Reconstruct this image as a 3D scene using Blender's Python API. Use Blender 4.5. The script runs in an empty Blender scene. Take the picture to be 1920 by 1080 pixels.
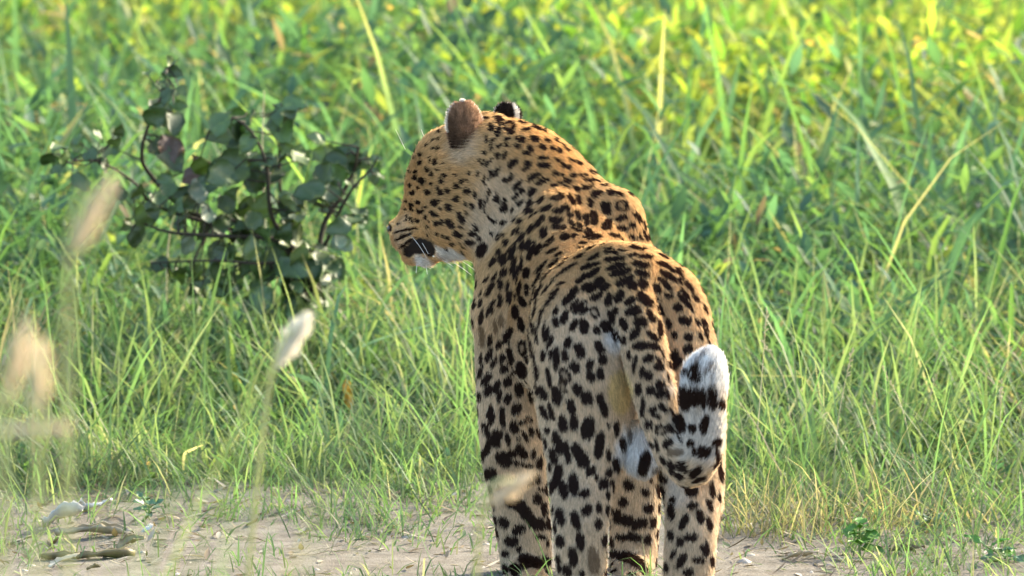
import bpy, bmesh, math, random, time
import numpy as np
from mathutils import Vector, Matrix, Quaternion
from mathutils.bvhtree import BVHTree
from mathutils.kdtree import KDTree

T0 = time.time()
rng = np.random.default_rng(7)
random.seed(7)

# ------------------------------------------------------------------ camera, light, exposure
FPX = 14700.0            # focal length in pixels of a 1920 px wide frame
DIST = 14.0              # metres from the camera to the leopard's hips (Y = 0)
PITCH = math.radians(5.37)
CAM = np.array([0.0, -DIST, 1.91])
scene = bpy.context.scene
cam_data = bpy.data.cameras.new('camera')
cam_data.sensor_width = 36.0
cam_data.lens = FPX / 1920.0 * 36.0
cam_data.clip_start = 0.5
cam_data.clip_end = 900.0
cam_data.dof.use_dof = True
cam_data.dof.focus_distance = 14.75
cam_data.dof.aperture_fstop = 7.6
cam = bpy.data.objects.new('camera', cam_data)
scene.collection.objects.link(cam)
cam.location = CAM
cam.rotation_euler = (math.pi / 2 - PITCH, 0, 0)
scene.camera = cam

SUN_EL = math.radians(27.0)
SUN_AZ = math.radians(48.0)     # to the right of straight away from the camera
world = bpy.data.worlds.new('World')
scene.world = world
world.use_nodes = True
wn = world.node_tree
bg = wn.nodes['Background']
sky = wn.nodes.new('ShaderNodeTexSky')
sky.sky_type = 'NISHITA'
sky.sun_disc = False
sky.sun_elevation = SUN_EL
sky.sun_rotation = SUN_AZ
sky.air_density = 1.0
sky.dust_density = 2.5
sky.ozone_density = 1.0
wn.links.new(sky.outputs[0], bg.inputs[0])
bg.inputs[1].default_value = 0.15
sun_data = bpy.data.lights.new('sun', 'SUN')
sun_data.energy = 3.0
sun_data.angle = math.radians(0.6)
sun_data.color = (1.0, 0.87, 0.66)
sun = bpy.data.objects.new('sun', sun_data)
scene.collection.objects.link(sun)
sd = Vector((math.sin(SUN_AZ) * math.cos(SUN_EL), math.cos(SUN_AZ) * math.cos(SUN_EL), math.sin(SUN_EL)))
sun.rotation_euler = sd.to_track_quat('Z', 'Y').to_euler()
sun.location = sd * 30
scene.view_settings.view_transform = 'Standard'
scene.view_settings.look = 'None'
scene.view_settings.exposure = 2.44
scene.view_settings.gamma = 1.0
scene.view_settings.use_curve_mapping = False
scene.cycles.max_bounces = 8
scene.cycles.transparent_max_bounces = 8

# ------------------------------------------------------------------ helpers
FW = np.array([0, math.cos(PITCH), -math.sin(PITCH)])
UP = np.array([0, math.sin(PITCH), math.cos(PITCH)])


def P(px, py, Y):
    """point of the world seen at photo pixel (px, py) at depth Y"""
    d = FW * FPX + np.array([px - 960.0, 0, 0]) - UP * (py - 540.0)
    return CAM + d * ((Y + DIST) / d[1])


def PG(px, py, z=0.0):
    """point at height z seen at a photo pixel"""
    d = FW * FPX + np.array([px - 960.0, 0, 0]) - UP * (py - 540.0)
    return CAM + d * ((z - CAM[2]) / d[2])


def RP(r, Y):
    return r * (Y + DIST) / FPX


def project(pts):
    q = pts - CAM
    z = q @ FW
    return np.stack([960 + q[:, 0] / z * FPX, 540 - (q @ UP) / z * FPX], 1)


def link(name, data, parent=None):
    o = bpy.data.objects.new(name, data)
    scene.collection.objects.link(o)
    if parent is not None:
        o.parent = parent
    return o


def mesh_np(name, verts, faces, mat=None, smooth=True):
    me = bpy.data.meshes.new(name)
    verts = np.asarray(verts, np.float32)
    faces = np.asarray(faces, np.int32)
    n, k = faces.shape
    me.vertices.add(len(verts)); me.vertices.foreach_set('co', verts.ravel())
    me.loops.add(n * k); me.loops.foreach_set('vertex_index', faces.ravel())
    me.polygons.add(n); me.polygons.foreach_set('loop_start', np.arange(0, n * k, k, dtype=np.int32))
    me.update(calc_edges=True)
    if smooth:
        me.polygons.foreach_set('use_smooth', np.ones(n, bool))
    if mat:
        me.materials.append(mat)
    return me


def tag(o, label=None, category=None, group=None, kind=None):
    if label: o['label'] = label
    if category: o['category'] = category
    if group: o['group'] = group
    if kind: o['kind'] = kind
    return o


class NT:
    """tiny helper round a material's node tree"""
    def __init__(self, name):
        self.m = bpy.data.materials.new(name); self.m.use_nodes = True
        self.t = self.m.node_tree
        self.t.nodes.clear()
        self.out = self.n('ShaderNodeOutputMaterial')

    def n(self, typ, **kw):
        nd = self.t.nodes.new(typ)
        for k, v in kw.items():
            setattr(nd, k, v)
        return nd

    def l(self, a, b):
        self.t.links.new(a, b)

    def noise(self, scale, detail=4, coord=None, rough=0.55):
        t = self.n('ShaderNodeTexNoise'); t.inputs['Scale'].default_value = scale
        t.inputs['Detail'].default_value = detail; t.inputs['Roughness'].default_value = rough
        if coord is not None: self.l(coord, t.inputs['Vector'])
        return t

    def ramp(self, fac, stops):
        r = self.n('ShaderNodeValToRGB')
        els = r.color_ramp.elements
        while len(els) < len(stops): els.new(0.5)
        for e, (p, c) in zip(els, stops):
            e.position = p; e.color = (*c, 1) if len(c) == 3 else c
        self.l(fac, r.inputs[0])
        return r


def value_noise(p, scale, seed=0):
    """cheap smooth 3-D noise in numpy, -1..1"""
    g = np.random.default_rng(seed).uniform(-1, 1, (32, 32, 32)).astype(np.float32)
    q = np.asarray(p, np.float32) * scale
    i = np.floor(q).astype(int); f = q - i
    f = f * f * (3 - 2 * f)
    out = 0
    for dx in (0, 1):
        for dy in (0, 1):
            for dz in (0, 1):
                w = ((f[:, 0] if dx else 1 - f[:, 0]) * (f[:, 1] if dy else 1 - f[:, 1]) * (f[:, 2] if dz else 1 - f[:, 2]))
                out = out + w * g[(i[:, 0] + dx) & 31, (i[:, 1] + dy) & 31, (i[:, 2] + dz) & 31]
    return out
# ------------------------------------------------------------------ leopard: form
# every primitive: (k, (px,py,Y,r), (px,py,Y,r)) a tapered capsule laid head -> tail / hip -> foot (also the lie of the fur)
PR = []


def cap(a, b, k=0.035, gid=None):
    PR.append((k, np.array(P(*a[:3])), RP(a[3], a[2]), np.array(P(*b[:3])), RP(b[3], b[2]), len(PR) if gid is None else gid))


def chain(pts, k=0.035):
    # Catmull-Rom resampled so that the limb bends smoothly
    p = np.array(pts, float); n = len(p); q = []
    pp = np.vstack([2 * p[0] - p[1], p, 2 * p[-1] - p[-2]])
    for i in range(n - 1):
        a, b, c, d = pp[i:i + 4]
        for t in ((0, .5) if n > 2 else (0,)):
            q.append(.5 * (2 * b + (c - a) * t + (2 * a - 5 * b + 4 * c - d) * t * t + (3 * b - a - 3 * c + d) * t ** 3))
    q.append(p[-1])
    g = len(PR)
    for a, b in zip(q[:-1], q[1:]):
        cap(a, b, k, g)


# trunk
chain([(1092, 450, .66, 86), (1080, 535, .52, 112), (1100, 590, .36, 116), (1130, 585, .20, 108), (1150, 590, .10, 100)], .05)
cap((1060, 640, .50, 112), (1110, 690, .28, 98), .05)        # chest and belly
cap((1135, 520, .14, 62), (1175, 525, .06, 66), .05)         # croup
cap((1075, 570, .10, 75), (1075, 640, .04, 82), .04)         # left hip
cap((1203, 508, .14, 48), (1242, 556, .10, 60), .03)
cap((1245, 575, .12, 68), (1262, 640, .06, 70), .04)         # right hip
# shoulders
chain([(1036, 402, .575, 46), (990, 475, .555, 58), (950, 590, .585, 57)], .018)
chain([(1146, 412, .66, 60), (1165, 505, .66, 64)], .02)
cap((1010, 490, .64, 88), (985, 590, .60, 80), .04)
# neck
chain([(925, 300, .74, 80), (975, 340, .70, 108), (1030, 385, .69, 106), (1066, 424, .69, 100)], .03)
chain([(905, 400, .72, 55), (955, 440, .68, 78), (985, 520, .62, 85)], .035)
# skull
cap((850, 312, .74, 76), (895, 300, .72, 84), .03)
cap((822, 345, .78, 62), (870, 345, .72, 74), .025)
cap((795, 350, .82, 34), (850, 340, .76, 50), .025)          # brow
cap((782, 385, .84, 27), (830, 370, .78, 46), .02)           # bridge
cap((749, 424, .86, 17), (790, 392, .83, 26), .014)          # nose ridge
cap((738, 428, .87, 13), (752, 432, .86, 19), .008)          # nose pad
cap((770, 440, .83, 35), (828, 422, .77, 52), .016)          # whisker pad
cap((754, 446, .855, 22), (775, 448, .84, 29), .012)
cap((850, 405, .71, 60), (893, 425, .68, 50), .025)          # cheek
cap((768, 480, .84, 16), (800, 481, .81, 19), .01)           # chin
cap((812, 472, .80, 17), (872, 452, .72, 30), .016)          # jaw
# left fore leg
chain([(950, 590, .60, 58), (955, 680, .60, 62), (960, 760, .60, 63), (963, 850, .61, 59), (970, 910, .62, 54), (981, 990, .62, 50), (987, 1062, .62, 45), (988, 1085, .61, 43)], .02)
cap((985, 1080, .58, 40), (982, 1088, .53, 34), .012)
# right fore leg
chain([(1185, 560, .70, 62), (1190, 700, .70, 58), (1190, 850, .70, 54), (1190, 950, .70, 46), (1188, 1040, .70, 43), (1186, 1076, .70, 42)], .02)
cap((1184, 1072, .67, 40), (1182, 1082, .61, 34), .012)
# left hind leg
chain([(1080, 600, .03, 70), (1092, 680, .00, 88), (1097, 760, -.01, 87), (1097, 840, -.03, 74), (1091, 915, -.06, 59), (1088, 985, -.10, 50), (1090, 1060, -.10, 46), (1090, 1125, -.09, 46)], .022)
cap((1075, 700, .12, 82), (1078, 830, .13, 58), .03)          # stifle
cap((1088, 1125, -.10, 44), (1086, 1140, -.18, 36), .012)
# right hind leg
chain([(1255, 600, .08, 72), (1270, 700, .04, 78), (1285, 790, .02, 74), (1293, 870, -.01, 64), (1301, 940, -.04, 54), (1296, 1000, -.08, 47), (1291, 1070, -.08, 46), (1290, 1125, -.07, 46)], .022)
cap((1270, 700, .16, 72), (1275, 830, .16, 52), .03)
cap((1290, 1125, -.08, 44), (1290, 1140, -.16, 36), .012)
for cx, cy, cY in ((986, 1094, .50), (1183, 1088, .58), (1087, 1150, -.19), (1290, 1150, -.17)):   # toes
    for j, (dx, r) in enumerate(((-27, 14), (-9, 16), (10, 16), (28, 14))):
        cap((cx + dx, cy - 6, cY + .03, r + 2), (cx + dx * 1.08, cy + 1, cY - .012 + abs(dx) * .0006, r), .006)
N_TAIL0 = len(PR)
chain([(1148, 500, .08, 42), (1180, 560, .015, 44), (1200, 620, -.04, 43), (1214, 680, -.08, 42), (1228, 740, -.11, 40), (1246, 800, -.13, 37), (1266, 850, -.14, 35)], .015)
chain([(1264, 845, -.14, 34), (1290, 878, -.15, 35), (1310, 858, -.16, 38), (1317, 810, -.165, 41), (1318, 750, -.17, 42), (1321, 705, -.17, 38), (1328, 684, -.17, 27)], .01)
N_TAIL1 = len(PR)
cap((1196, 800, -.03, 15), (1205, 862, -.045, 31), .012)        # pale tuft under the tail
cap((1168, 700, .02, 26), (1172, 760, .0, 20), .02)

pa = np.array([p[1] for p in PR]); pb = np.array([p[3] for p in PR])
ra = np.array([p[2] for p in PR]); rb = np.array([p[4] for p in PR])
# lift whatever sits under the ground plane so the pads rest on it
G = 0.0056
lo = np.minimum(pa - ra[:, None], pb - rb[:, None]).min(0) - .04
hi = np.maximum(pa + ra[:, None], pb + rb[:, None]).max(0) + .04
dims = np.ceil((hi - lo) / G).astype(int)
F = np.full(dims, 1.0, np.float32)


def sd_cap(X, a, b, r0, r1):
    ab = b - a
    h = np.clip(((X - a) @ ab) / (ab @ ab), 0, 1)
    return np.linalg.norm(X - a - h[..., None] * ab, axis=-1) - (r0 + (r1 - r0) * h)


def ground_z(x, y):
    x = np.asarray(x, float); y = np.asarray(y, float)
    z = .012 * np.sin(x * 2.1 + y * .9) + .008 * np.sin(y * 3.7 - x * 1.3 + 1) + .004 * np.sin(x * 9 + y * 7)
    near = np.clip((np.hypot(x - .2, y - .3) - .7) / .8, 0, 1)
    rise = np.clip((y - 4) / 10, 0, 1)
    return z * near + .10 * rise * np.sin(x * .5 + y * .35) * np.clip(y / 30, 0, 1)


groups = {}
for pr in PR:
    groups.setdefault(pr[5], []).append(pr)
for g in groups.values():
    k = g[0][0]
    A = np.array([x[1] for x in g] + [x[3] for x in g]); R = max(max(x[2], x[4]) for x in g)
    m = R + k + .03
    l0 = np.maximum(((A.min(0) - m - lo) / G).astype(int), 0)
    h0 = np.minimum(((A.max(0) + m - lo) / G).astype(int) + 1, dims)
    T = np.full(h0 - l0, 1.0, np.float32)
    for (_, a, r0, b, r1, _) in g:
        m = max(r0, r1) + k + .03
        l1 = np.maximum(((np.minimum(a, b) - m - lo) / G).astype(int), l0)
        h1 = np.minimum(((np.maximum(a, b) + m - lo) / G).astype(int) + 1, h0)
        ax = [lo[j] + np.arange(l1[j], h1[j]) * G for j in range(3)]
        X = np.stack(np.meshgrid(*ax, indexing='ij'), -1).astype(np.float32)
        d = sd_cap(X, a.astype(np.float32), b.astype(np.float32), r0, r1).astype(np.float32)
        w = tuple(slice(l1[j] - l0[j], h1[j] - l0[j]) for j in range(3))
        T[w] = np.minimum(T[w], d)
    s = np.s_[l0[0]:h0[0], l0[1]:h0[1], l0[2]:h0[2]]
    f = F[s]
    h = np.clip(.5 + .5 * (f - T) / k, 0, 1)
    F[s] = f * (1 - h) + T * h - k * h * (1 - h)


def surface_nets(F, lo, G):
    ins = F < 0
    nx, ny, nz = F.shape
    c = [ins[dx:nx - 1 + dx, dy:ny - 1 + dy, dz:nz - 1 + dz] for dx in (0, 1) for dy in (0, 1) for dz in (0, 1)]
    tot = sum(x.astype(np.int8) for x in c)
    act = (tot > 0) & (tot < 8)
    idx = np.argwhere(act)
    vid = np.full(act.shape, -1, np.int64); vid[act] = np.arange(len(idx))
    acc = np.zeros((len(idx), 3)); cnt = np.zeros(len(idx))
    cor = [(a, b, c_) for a in (0, 1) for b in (0, 1) for c_ in (0, 1)]
    for a in range(8):
        for b in range(a + 1, 8):
            ca, cb = np.array(cor[a]), np.array(cor[b])
            if np.abs(ca - cb).sum() != 1: continue
            va = F[tuple((idx + ca).T)]; vb = F[tuple((idx + cb).T)]
            m = (va < 0) != (vb < 0)
            t = np.where(m, va / np.where(m, va - vb, 1), 0)
            acc += np.where(m[:, None], ca + (cb - ca) * t[:, None], 0); cnt += m
    V = lo + (idx + acc / cnt[:, None]) * G
    faces = []
    for ax in range(3):
        u, v = (ax + 1) % 3, (ax + 2) % 3
        A = np.moveaxis(ins, (ax, u, v), (0, 1, 2))
        W = np.moveaxis(vid, (ax, u, v), (0, 1, 2))
        s0 = A[:-1, 1:-1, 1:-1]; s1 = A[1:, 1:-1, 1:-1]
        e = np.argwhere(s0 != s1)
        i, j, k = e.T
        j = j + 1; k = k + 1
        q = np.stack([W[i, j - 1, k - 1], W[i, j, k - 1], W[i, j, k], W[i, j - 1, k]], 1)
        flip = ~s0[i, j - 1, k - 1]
        q[flip] = q[flip][:, ::-1]
        faces.append(q)
    return V, np.concatenate(faces)


V, Q = surface_nets(F, lo, G)
del F
# relax a little
E = np.concatenate([Q[:, [0, 1]], Q[:, [1, 2]], Q[:, [2, 3]], Q[:, [3, 0]]])
deg = np.bincount(E.ravel(), minlength=len(V)).astype(float)
for it in range(4):
    S = np.zeros_like(V)
    for c in range(3):
        S[:, c] = np.bincount(E[:, 0], V[E[:, 1], c], len(V)) + np.bincount(E[:, 1], V[E[:, 0], c], len(V))
    V = V + .5 * (S / deg[:, None] - V)
tmp_me = mesh_np('tmp', V, Q)
tmp = link('tmp', tmp_me)
md = tmp.modifiers.new('s', 'SUBSURF'); md.levels = 1; md.render_levels = 1
dg = bpy.context.evaluated_depsgraph_get()
body_me = bpy.data.meshes.new_from_object(tmp.evaluated_get(dg))
bpy.data.objects.remove(tmp); bpy.data.meshes.remove(tmp_me)
body_me.name = 'leopard'
nv = len(body_me.vertices)
BV = np.empty(nv * 3, np.float32); body_me.vertices.foreach_get('co', BV); BV = BV.reshape(-1, 3)
BN = np.empty(nv * 3, np.float32); body_me.vertices.foreach_get('normal', BN); BN = BN.reshape(-1, 3)
print('body verts', nv, 'lowest', BV[:, 2].min(), time.time() - T0)
# ------------------------------------------------------------------ leopard: coat pattern
SP_HEAD = """360 257 13 6 -25;331 308 9 6 -30;358 300 13 7 -65;331 353 11 8 -30;358 356 12 7 -65;290 340 10 6 -50;258 392 13 9 -50
257 437 16 11 -65;228 405 9 6 -50;310 422 18 6 -85;343 430 17 13 70;384 441 8 5 10;295 475 14 9 70;230 484 12 8 -40;320 500 13 11 30
231 521 17 13 60;267 538 20 16 60;361 475 8 7 0;418 468 7 5 0;391 511 15 9 50;456 500 10 7 20;374 541 14 11 50;492 540 16 12 -10
536 495 9 7 -70;525 540 8 6 90;203 562 11 8 60;248 578 7 7 0;215 607 18 11 -15;300 600 19 14 25;318 552 10 6 40;355 575 14 9 75
372 601 18 15 20;413 592 14 13 30;463 571 18 15 10;466 635 19 18 0;511 594 18 9 -85;531 596 18 8 -85;570 620 20 8 80;177 655 11 7 0
211 668 14 7 20;246 660 15 8 15;338 659 19 17 40;418 687 23 18 50;516 668 14 6 85;556 686 22 8 75;516 712 9 7 70;488 745 30 17 65
369 650 8 6 70;208 690 16 8 60;256 709 19 10 20;282 688 12 7 0;334 723 27 13 38;289 745 14 7 -60;176 700 10 6 0;181 738 8 5 0
205 748 16 6 10;246 763 15 9 15;215 768 9 6 0;140 778 7 7 0;180 762 8 4 -20;352 776 18 14 10;385 767 14 12 60;427 780 32 16 50
489 797 16 7 35;312 771 8 6 30;297 801 8 7 0;346 833 10 9 80;382 844 12 9 50;472 840 29 15 28;413 863 15 9 20;551 836 22 13 25
568 805 18 12 70;536 884 32 13 0;433 898 17 9 5;503 912 8 6 0;402 925 9 7 80;491 938 12 6 60;480 890 7 5 0;306 843 6 6 0;375 690 6 6 0
160 820 48 6 -12;210 808 38 6 -5;170 852 55 8 -28;190 885 60 7 -35;88 800 24 13 70;605 925 40 28 -60;186 484 22 5 5"""
SP_NECK = """98 145 27 10 5;95 113 20 6 0;188 138 38 12 15;190 168 25 18 30;182 103 28 6 0;272 124 26 14 10;143 205 22 18 80;260 195 42 34 10 R
270 232 30 18 0;358 168 34 14 5;374 217 29 14 -5;448 205 32 14 35;495 225 22 8 30;340 285 38 17 10;255 284 24 11 -25;321 332 22 17 0
434 283 32 20 20;186 240 45 14 -80;148 300 26 12 -65;108 290 27 9 -80;100 379 18 12 -40;147 350 26 10 -80;200 330 20 9 -40;247 325 18 16 90
186 402 18 14 -40;232 395 30 14 -60;405 350 28 22 60;375 382 26 16 10;490 338 30 20 30;522 290 24 13 40;560 348 22 12 50;606 362 21 14 30
590 290 24 10 40;630 322 18 8 45;493 415 42 15 0;500 465 42 20 0;592 428 18 15 30;630 460 26 10 60;668 478 24 16 30;688 425 26 13 25
735 442 32 12 12;288 450 44 20 -35;390 455 26 22 -50;372 488 24 14 -20;64 430 10 8 -70;90 450 20 8 -70;118 455 26 8 -70;140 430 18 7 -65
51 525 14 10 -70;90 570 34 10 -88;135 535 34 10 -75;180 515 36 18 -60;226 568 22 13 -70;268 552 36 15 -55;318 600 46 17 -50;345 635 20 18 -45
578 515 24 16 10;620 525 16 12 0;698 534 22 14 10;763 530 34 12 5;440 540 50 16 -25;490 572 58 18 -22;420 560 30 12 -40;655 567 30 17 0
726 618 26 13 25;798 607 44 18 -10;580 590 50 11 -15;650 605 30 9 12;825 562 60 10 8;835 505 36 10 30;860 652 38 22 -20;955 640 30 18 15
1015 655 32 13 20;910 595 32 7 0;125 650 28 8 -80;112 700 28 9 -80;180 692 24 20 -85;34 670 26 8 85;18 750 28 10 75;70 725 34 7 88
93 745 38 7 88;232 705 20 14 -45;225 750 30 16 -60;240 770 16 12 -60;305 672 30 14 -40;340 720 30 12 -30;285 770 22 9 -60;600 680 50 20 -8
480 700 40 12 -45;410 720 28 18 -45;400 770 32 20 -30;515 755 42 18 -35;598 770 38 18 0;655 748 30 16 15;690 690 44 15 58;735 690 36 18 70
680 795 24 20 30;588 830 48 22 0;605 882 48 22 0;735 800 40 18 65;480 840 48 20 -50;345 835 24 17 -50;300 830 24 9 -50;225 860 20 14 -45
415 890 40 20 -60;435 790 34 8 -40;690 850 26 13 30;710 888 28 12 15;745 872 28 12 40;815 715 36 20 75;840 800 30 28 60;790 830 40 20 80
845 845 26 22 0;915 735 36 26 10;925 765 30 26 0;1025 735 46 30 10 R;1025 818 44 18 -8;930 870 40 28 -10;945 840 20 20 0;1035 888 38 20 20
1100 868 26 21 10;1140 815 46 18 55;1190 930 40 12 65;1225 950 34 10 70;985 938 42 14 10;1105 948 34 12 10;1160 950 24 12 45;860 940 36 18 10
805 915 30 25 50;640 945 34 22 -15;545 965 36 14 -30;500 920 42 24 -60;350 950 34 18 -60;395 1000 40 14 -75;300 910 28 10 -60;330 905 30 12 -65
245 985 24 16 -50;200 1040 20 12 -60;360 1010 34 20 -70;700 938 30 10 -10;150 930 14 14 0;190 945 24 10 -75;225 935 16 12 0;125 820 22 8 70
150 840 24 9 40;175 850 18 10 -40;460 1030 40 18 -55;300 1010 36 12 -60;270 1040 26 12 -50;35 890 26 14 60;20 935 26 10 10;60 960 14 20 0"""
SP_BACK = """1065 135 55 12 10;905 165 40 10 0;975 155 28 8 0;895 143 30 6 0;1085 185 75 12 5;930 205 65 15 -8;935 250 62 16 -15;960 285 68 20 -18
1085 235 58 18 8;985 335 60 26 -25;1095 290 50 20 15;1035 362 30 24 0;1100 355 35 30 40;1185 382 36 20 60;1215 235 40 14 20;1250 305 60 20 35
1230 350 58 16 45;1315 280 36 12 50;1270 265 30 10 40;1375 370 50 14 55;1345 410 50 12 50;1250 420 24 16 5;1340 450 60 14 50;1385 490 40 8 60
800 195 40 12 -30;780 245 60 13 -20;800 285 44 18 -35;730 320 40 16 -40;830 345 42 26 -40;760 368 34 18 -35;790 385 28 16 -30;870 375 34 18 -40
820 425 40 20 -40;890 450 38 22 -80;665 425 68 22 -50;955 425 44 24 -55;1020 455 36 22 -30;1108 445 62 28 40;1190 445 20 14 0;1205 510 34 18 60
685 475 44 14 -55;720 490 56 20 -50;745 515 28 16 -40;808 520 34 26 60;930 515 28 17 -85;905 555 40 16 75;1038 515 46 30 -15;1145 545 40 22 60
1080 580 40 30 0;1200 620 60 16 85;575 515 28 12 -70;575 585 30 18 80;625 550 44 20 -70;685 598 34 20 -65;748 605 42 26 80;822 628 20 26 0
875 605 38 28 60;980 595 40 22 60;1050 650 42 26 -55;1155 665 50 14 35;1250 590 36 14 80;1305 495 30 26 30;1350 572 38 24 10;1285 660 22 18 90
1370 668 26 26 0;1440 660 30 14 70;1425 580 26 12 60;1365 740 32 26 -20;1480 650 40 10 70;1500 700 26 8 70;1280 770 28 22 -30;1290 822 42 30 -35
1085 725 50 24 -5;1160 720 44 22 20;1010 775 30 14 -80;1130 800 34 24 -30;1195 815 34 14 60;1190 850 34 20 15;1045 830 50 14 -78;1090 880 34 14 -75
1130 898 28 24 0;1065 985 34 20 85;1140 990 30 30 0;1200 955 28 26 90;1200 1010 26 24 0;920 655 44 9 75;948 670 38 8 70;980 690 28 12 -85
838 728 40 22 60;650 705 34 22 -80;720 750 44 32 60;632 780 32 20 85;690 845 36 28 60;782 830 30 20 -80;785 905 40 26 70;842 892 40 22 85
845 1040 36 16 -75;630 900 46 32 65 R;620 960 50 20 70;580 800 70 20 -88;540 700 40 14 -70;520 655 40 16 -75;545 775 30 12 -80;500 780 30 14 -75
460 880 50 12 85;535 910 60 14 80;495 1000 50 24 65;460 980 36 12 80;580 1020 60 28 75;710 985 44 26 65;765 1035 44 36 70
200 222 30 16 -55;320 170 50 14 -65;238 160 22 12 -60;430 160 60 16 -70;325 240 54 14 -75;370 235 44 12 -80;270 285 28 18 -70;400 290 30 22 -80
340 290 38 14 -65;165 318 26 10 -60;210 310 30 9 -60;245 355 30 18 85;288 370 34 12 -80;185 385 46 16 -62;130 405 18 8 -60;300 435 44 18 -75
245 455 44 14 -85;355 380 46 14 -80;400 390 36 12 -88;375 460 38 18 60;130 465 22 12 -70;200 490 44 12 -75;135 545 50 14 -80;172 530 36 9 -80
333 525 40 22 85;368 600 44 18 80;253 578 36 18 90 B;215 610 36 12 80 B;298 650 36 20 -75;272 680 28 14 80;135 670 60 16 85 B;182 695 38 14 -80
240 720 30 18 -60;375 740 46 26 75;300 790 52 20 80;180 775 44 14 -70;210 825 36 16 -70;258 805 30 14 -80;130 800 30 12 -80;270 865 24 20 -30
322 885 16 12 80;370 870 50 30 75;130 875 44 14 -75;165 920 44 22 -60;290 935 34 22 -55;225 965 36 18 -75;175 990 34 24 -50;240 1025 36 16 -75
292 1040 34 22 -65;360 985 44 24 80;430 1020 40 12 80;118 1025 30 10 -85;430 600 50 7 80;455 650 60 7 82;480 560 60 7 -75;505 500 50 7 -70
450 500 60 6 -78;470 400 60 8 -62;520 380 50 7 -55;560 330 50 7 -45;610 290 50 7 -35;660 250 50 7 -30;600 240 45 7 -35;520 300 60 7 -50
460 330 60 8 -60;440 420 60 8 -70;430 740 50 8 82;415 680 50 8 85;500 620 50 8 -82;540 440 50 8 -65;580 400 44 8 -55;560 230 44 9 -38;490 250 60 9 -48"""
SP_LOW = """165 205 36 18 -75;175 250 40 14 -60;232 230 56 16 85;310 188 34 24 -55;202 345 48 30 -80;295 285 34 24 70;262 345 34 14 75;335 262 12 10 0
370 248 22 20 0;390 310 24 16 80;355 335 30 14 65;430 320 30 10 70;320 345 14 8 0;335 415 46 22 55;285 430 26 20 30;398 430 26 14 85
235 460 48 34 40;165 535 38 34 20;145 300 44 18 70;155 390 50 18 -75;125 435 34 16 -85;315 478 34 12 10;375 495 26 12 0;375 585 26 16 -30
418 562 26 18 60;440 620 20 12 0;450 205 44 14 60;490 200 44 12 75;555 265 44 26 80;600 180 40 20 80;615 265 42 22 85;690 290 60 36 -80
768 170 62 20 70;752 380 70 26 -85;845 290 40 16 85;800 275 12 12 0;880 370 36 14 85;802 435 32 12 85;648 435 68 34 60;530 370 62 26 70
575 420 60 16 85;500 440 46 22 80;525 545 66 24 -80;610 585 60 26 85;560 620 44 24 80;485 605 42 20 -80;705 515 30 22 -50;735 550 26 12 75
778 588 28 28 0;822 580 22 10 85;845 485 40 20 80;670 635 30 22 -30;465 300 20 14 80;540 890 36 22 80;650 890 50 22 80;610 975 50 24 85
720 995 70 28 80 B;575 1050 34 26 80;530 1010 50 12 85;660 1065 20 18 0;278 892 38 28 0;320 935 16 14 -40;245 960 22 18 0;350 1000 42 30 80
400 1005 60 30 10;455 1000 42 30 -10;245 1040 30 18 80;300 1045 34 28 60;830 960 36 24 20;885 975 50 28 15;945 1000 50 30 30;985 1035 34 20 70
880 870 46 20 0;935 870 40 26 10;1185 1000 44 20 -60;1140 965 30 12 -70;1225 1060 30 22 0;1310 940 36 12 65;1325 920 40 10 80;1355 1000 30 14 80
1285 990 36 16 10;1130 860 30 16 80;1240 870 36 18 -10;1180 895 30 20 90;300 700 60 26 20;360 740 70 30 60;420 800 50 34 10;240 790 34 24 60
540 760 50 24 80;620 780 50 22 75;680 730 34 24 -60;880 780 56 26 10;960 800 50 26 -10;840 740 30 20 0;1130 740 44 20 75;1200 790 40 22 -60
1290 760 40 22 70;1340 800 40 14 80;1250 700 28 18 0;1340 700 34 16 75;460 720 40 18 85;320 830 40 22 -20;440 870 30 14 0;480 800 30 14 85"""
SP_TAIL = """545 330 62 32 80;485 325 26 18 80;485 490 60 36 80;470 425 26 26 0;545 480 44 40 0;600 480 60 20 85;655 470 70 28 85;712 510 34 18 80
535 435 40 18 0;635 300 40 18 -45 B;560 245 26 12 -70 B;600 200 20 10 0 B;460 620 60 26 75;530 650 26 24 0;605 630 55 26 -80;600 790 40 36 0;680 740 30 26 -20;525 740 22 18 30
545 790 30 10 80;550 910 44 28 -35;570 960 46 12 -10;695 860 100 18 80;660 880 20 10 -60;655 1010 50 16 80;300 530 28 20 -40;365 520 34 22 40
320 570 28 14 20;235 515 60 14 -85;258 620 38 14 -85;282 625 30 12 85;345 655 38 28 20;405 640 28 18 50;385 730 34 22 -50;320 750 38 12 75
285 740 30 10 60;430 785 52 22 -5 B;405 880 42 18 85;360 840 30 14 60;450 870 30 20 80;485 880 40 14 80;450 930 28 20 40;355 945 28 16 30
345 1020 50 20 75;320 880 16 10 0;290 950 14 10 80;165 690 46 12 80 B;245 845 72 34 -75;385 430 40 8 80;392 340 40 7 82;360 200 44 8 75;415 560 44 8 75;455 700 44 7 60"""
spots = []
for txt, sc, ox, oy in ((SP_HEAD, 3.0, 700, 160), (SP_NECK, 3.6, 880, 180), (SP_BACK, 3.176, 860, 420), (SP_LOW, 2.843, 860, 700), (SP_TAIL, 3.176, 1130, 600)):
    for it in txt.replace('\n', ';').split(';'):
        f = it.split()
        x, y, a, b, ang = map(float, f[:5])
        spots.append((ox + x / sc, oy + y / sc, a / sc, b / sc, math.radians(ang), {'R': 1, 'B': 2}.get(f[5] if len(f) > 5 else '', 0)))
SP = np.array(spots)
bigger = (SP[:, 3] > 6.2) & (SP[:, 5] == 0) & (SP[:, 0] > 900) & (SP[:, 0] < 1255) & (SP[:, 1] > 240) & (SP[:, 1] < 860) & (rng.random(len(SP)) < .09)
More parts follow.
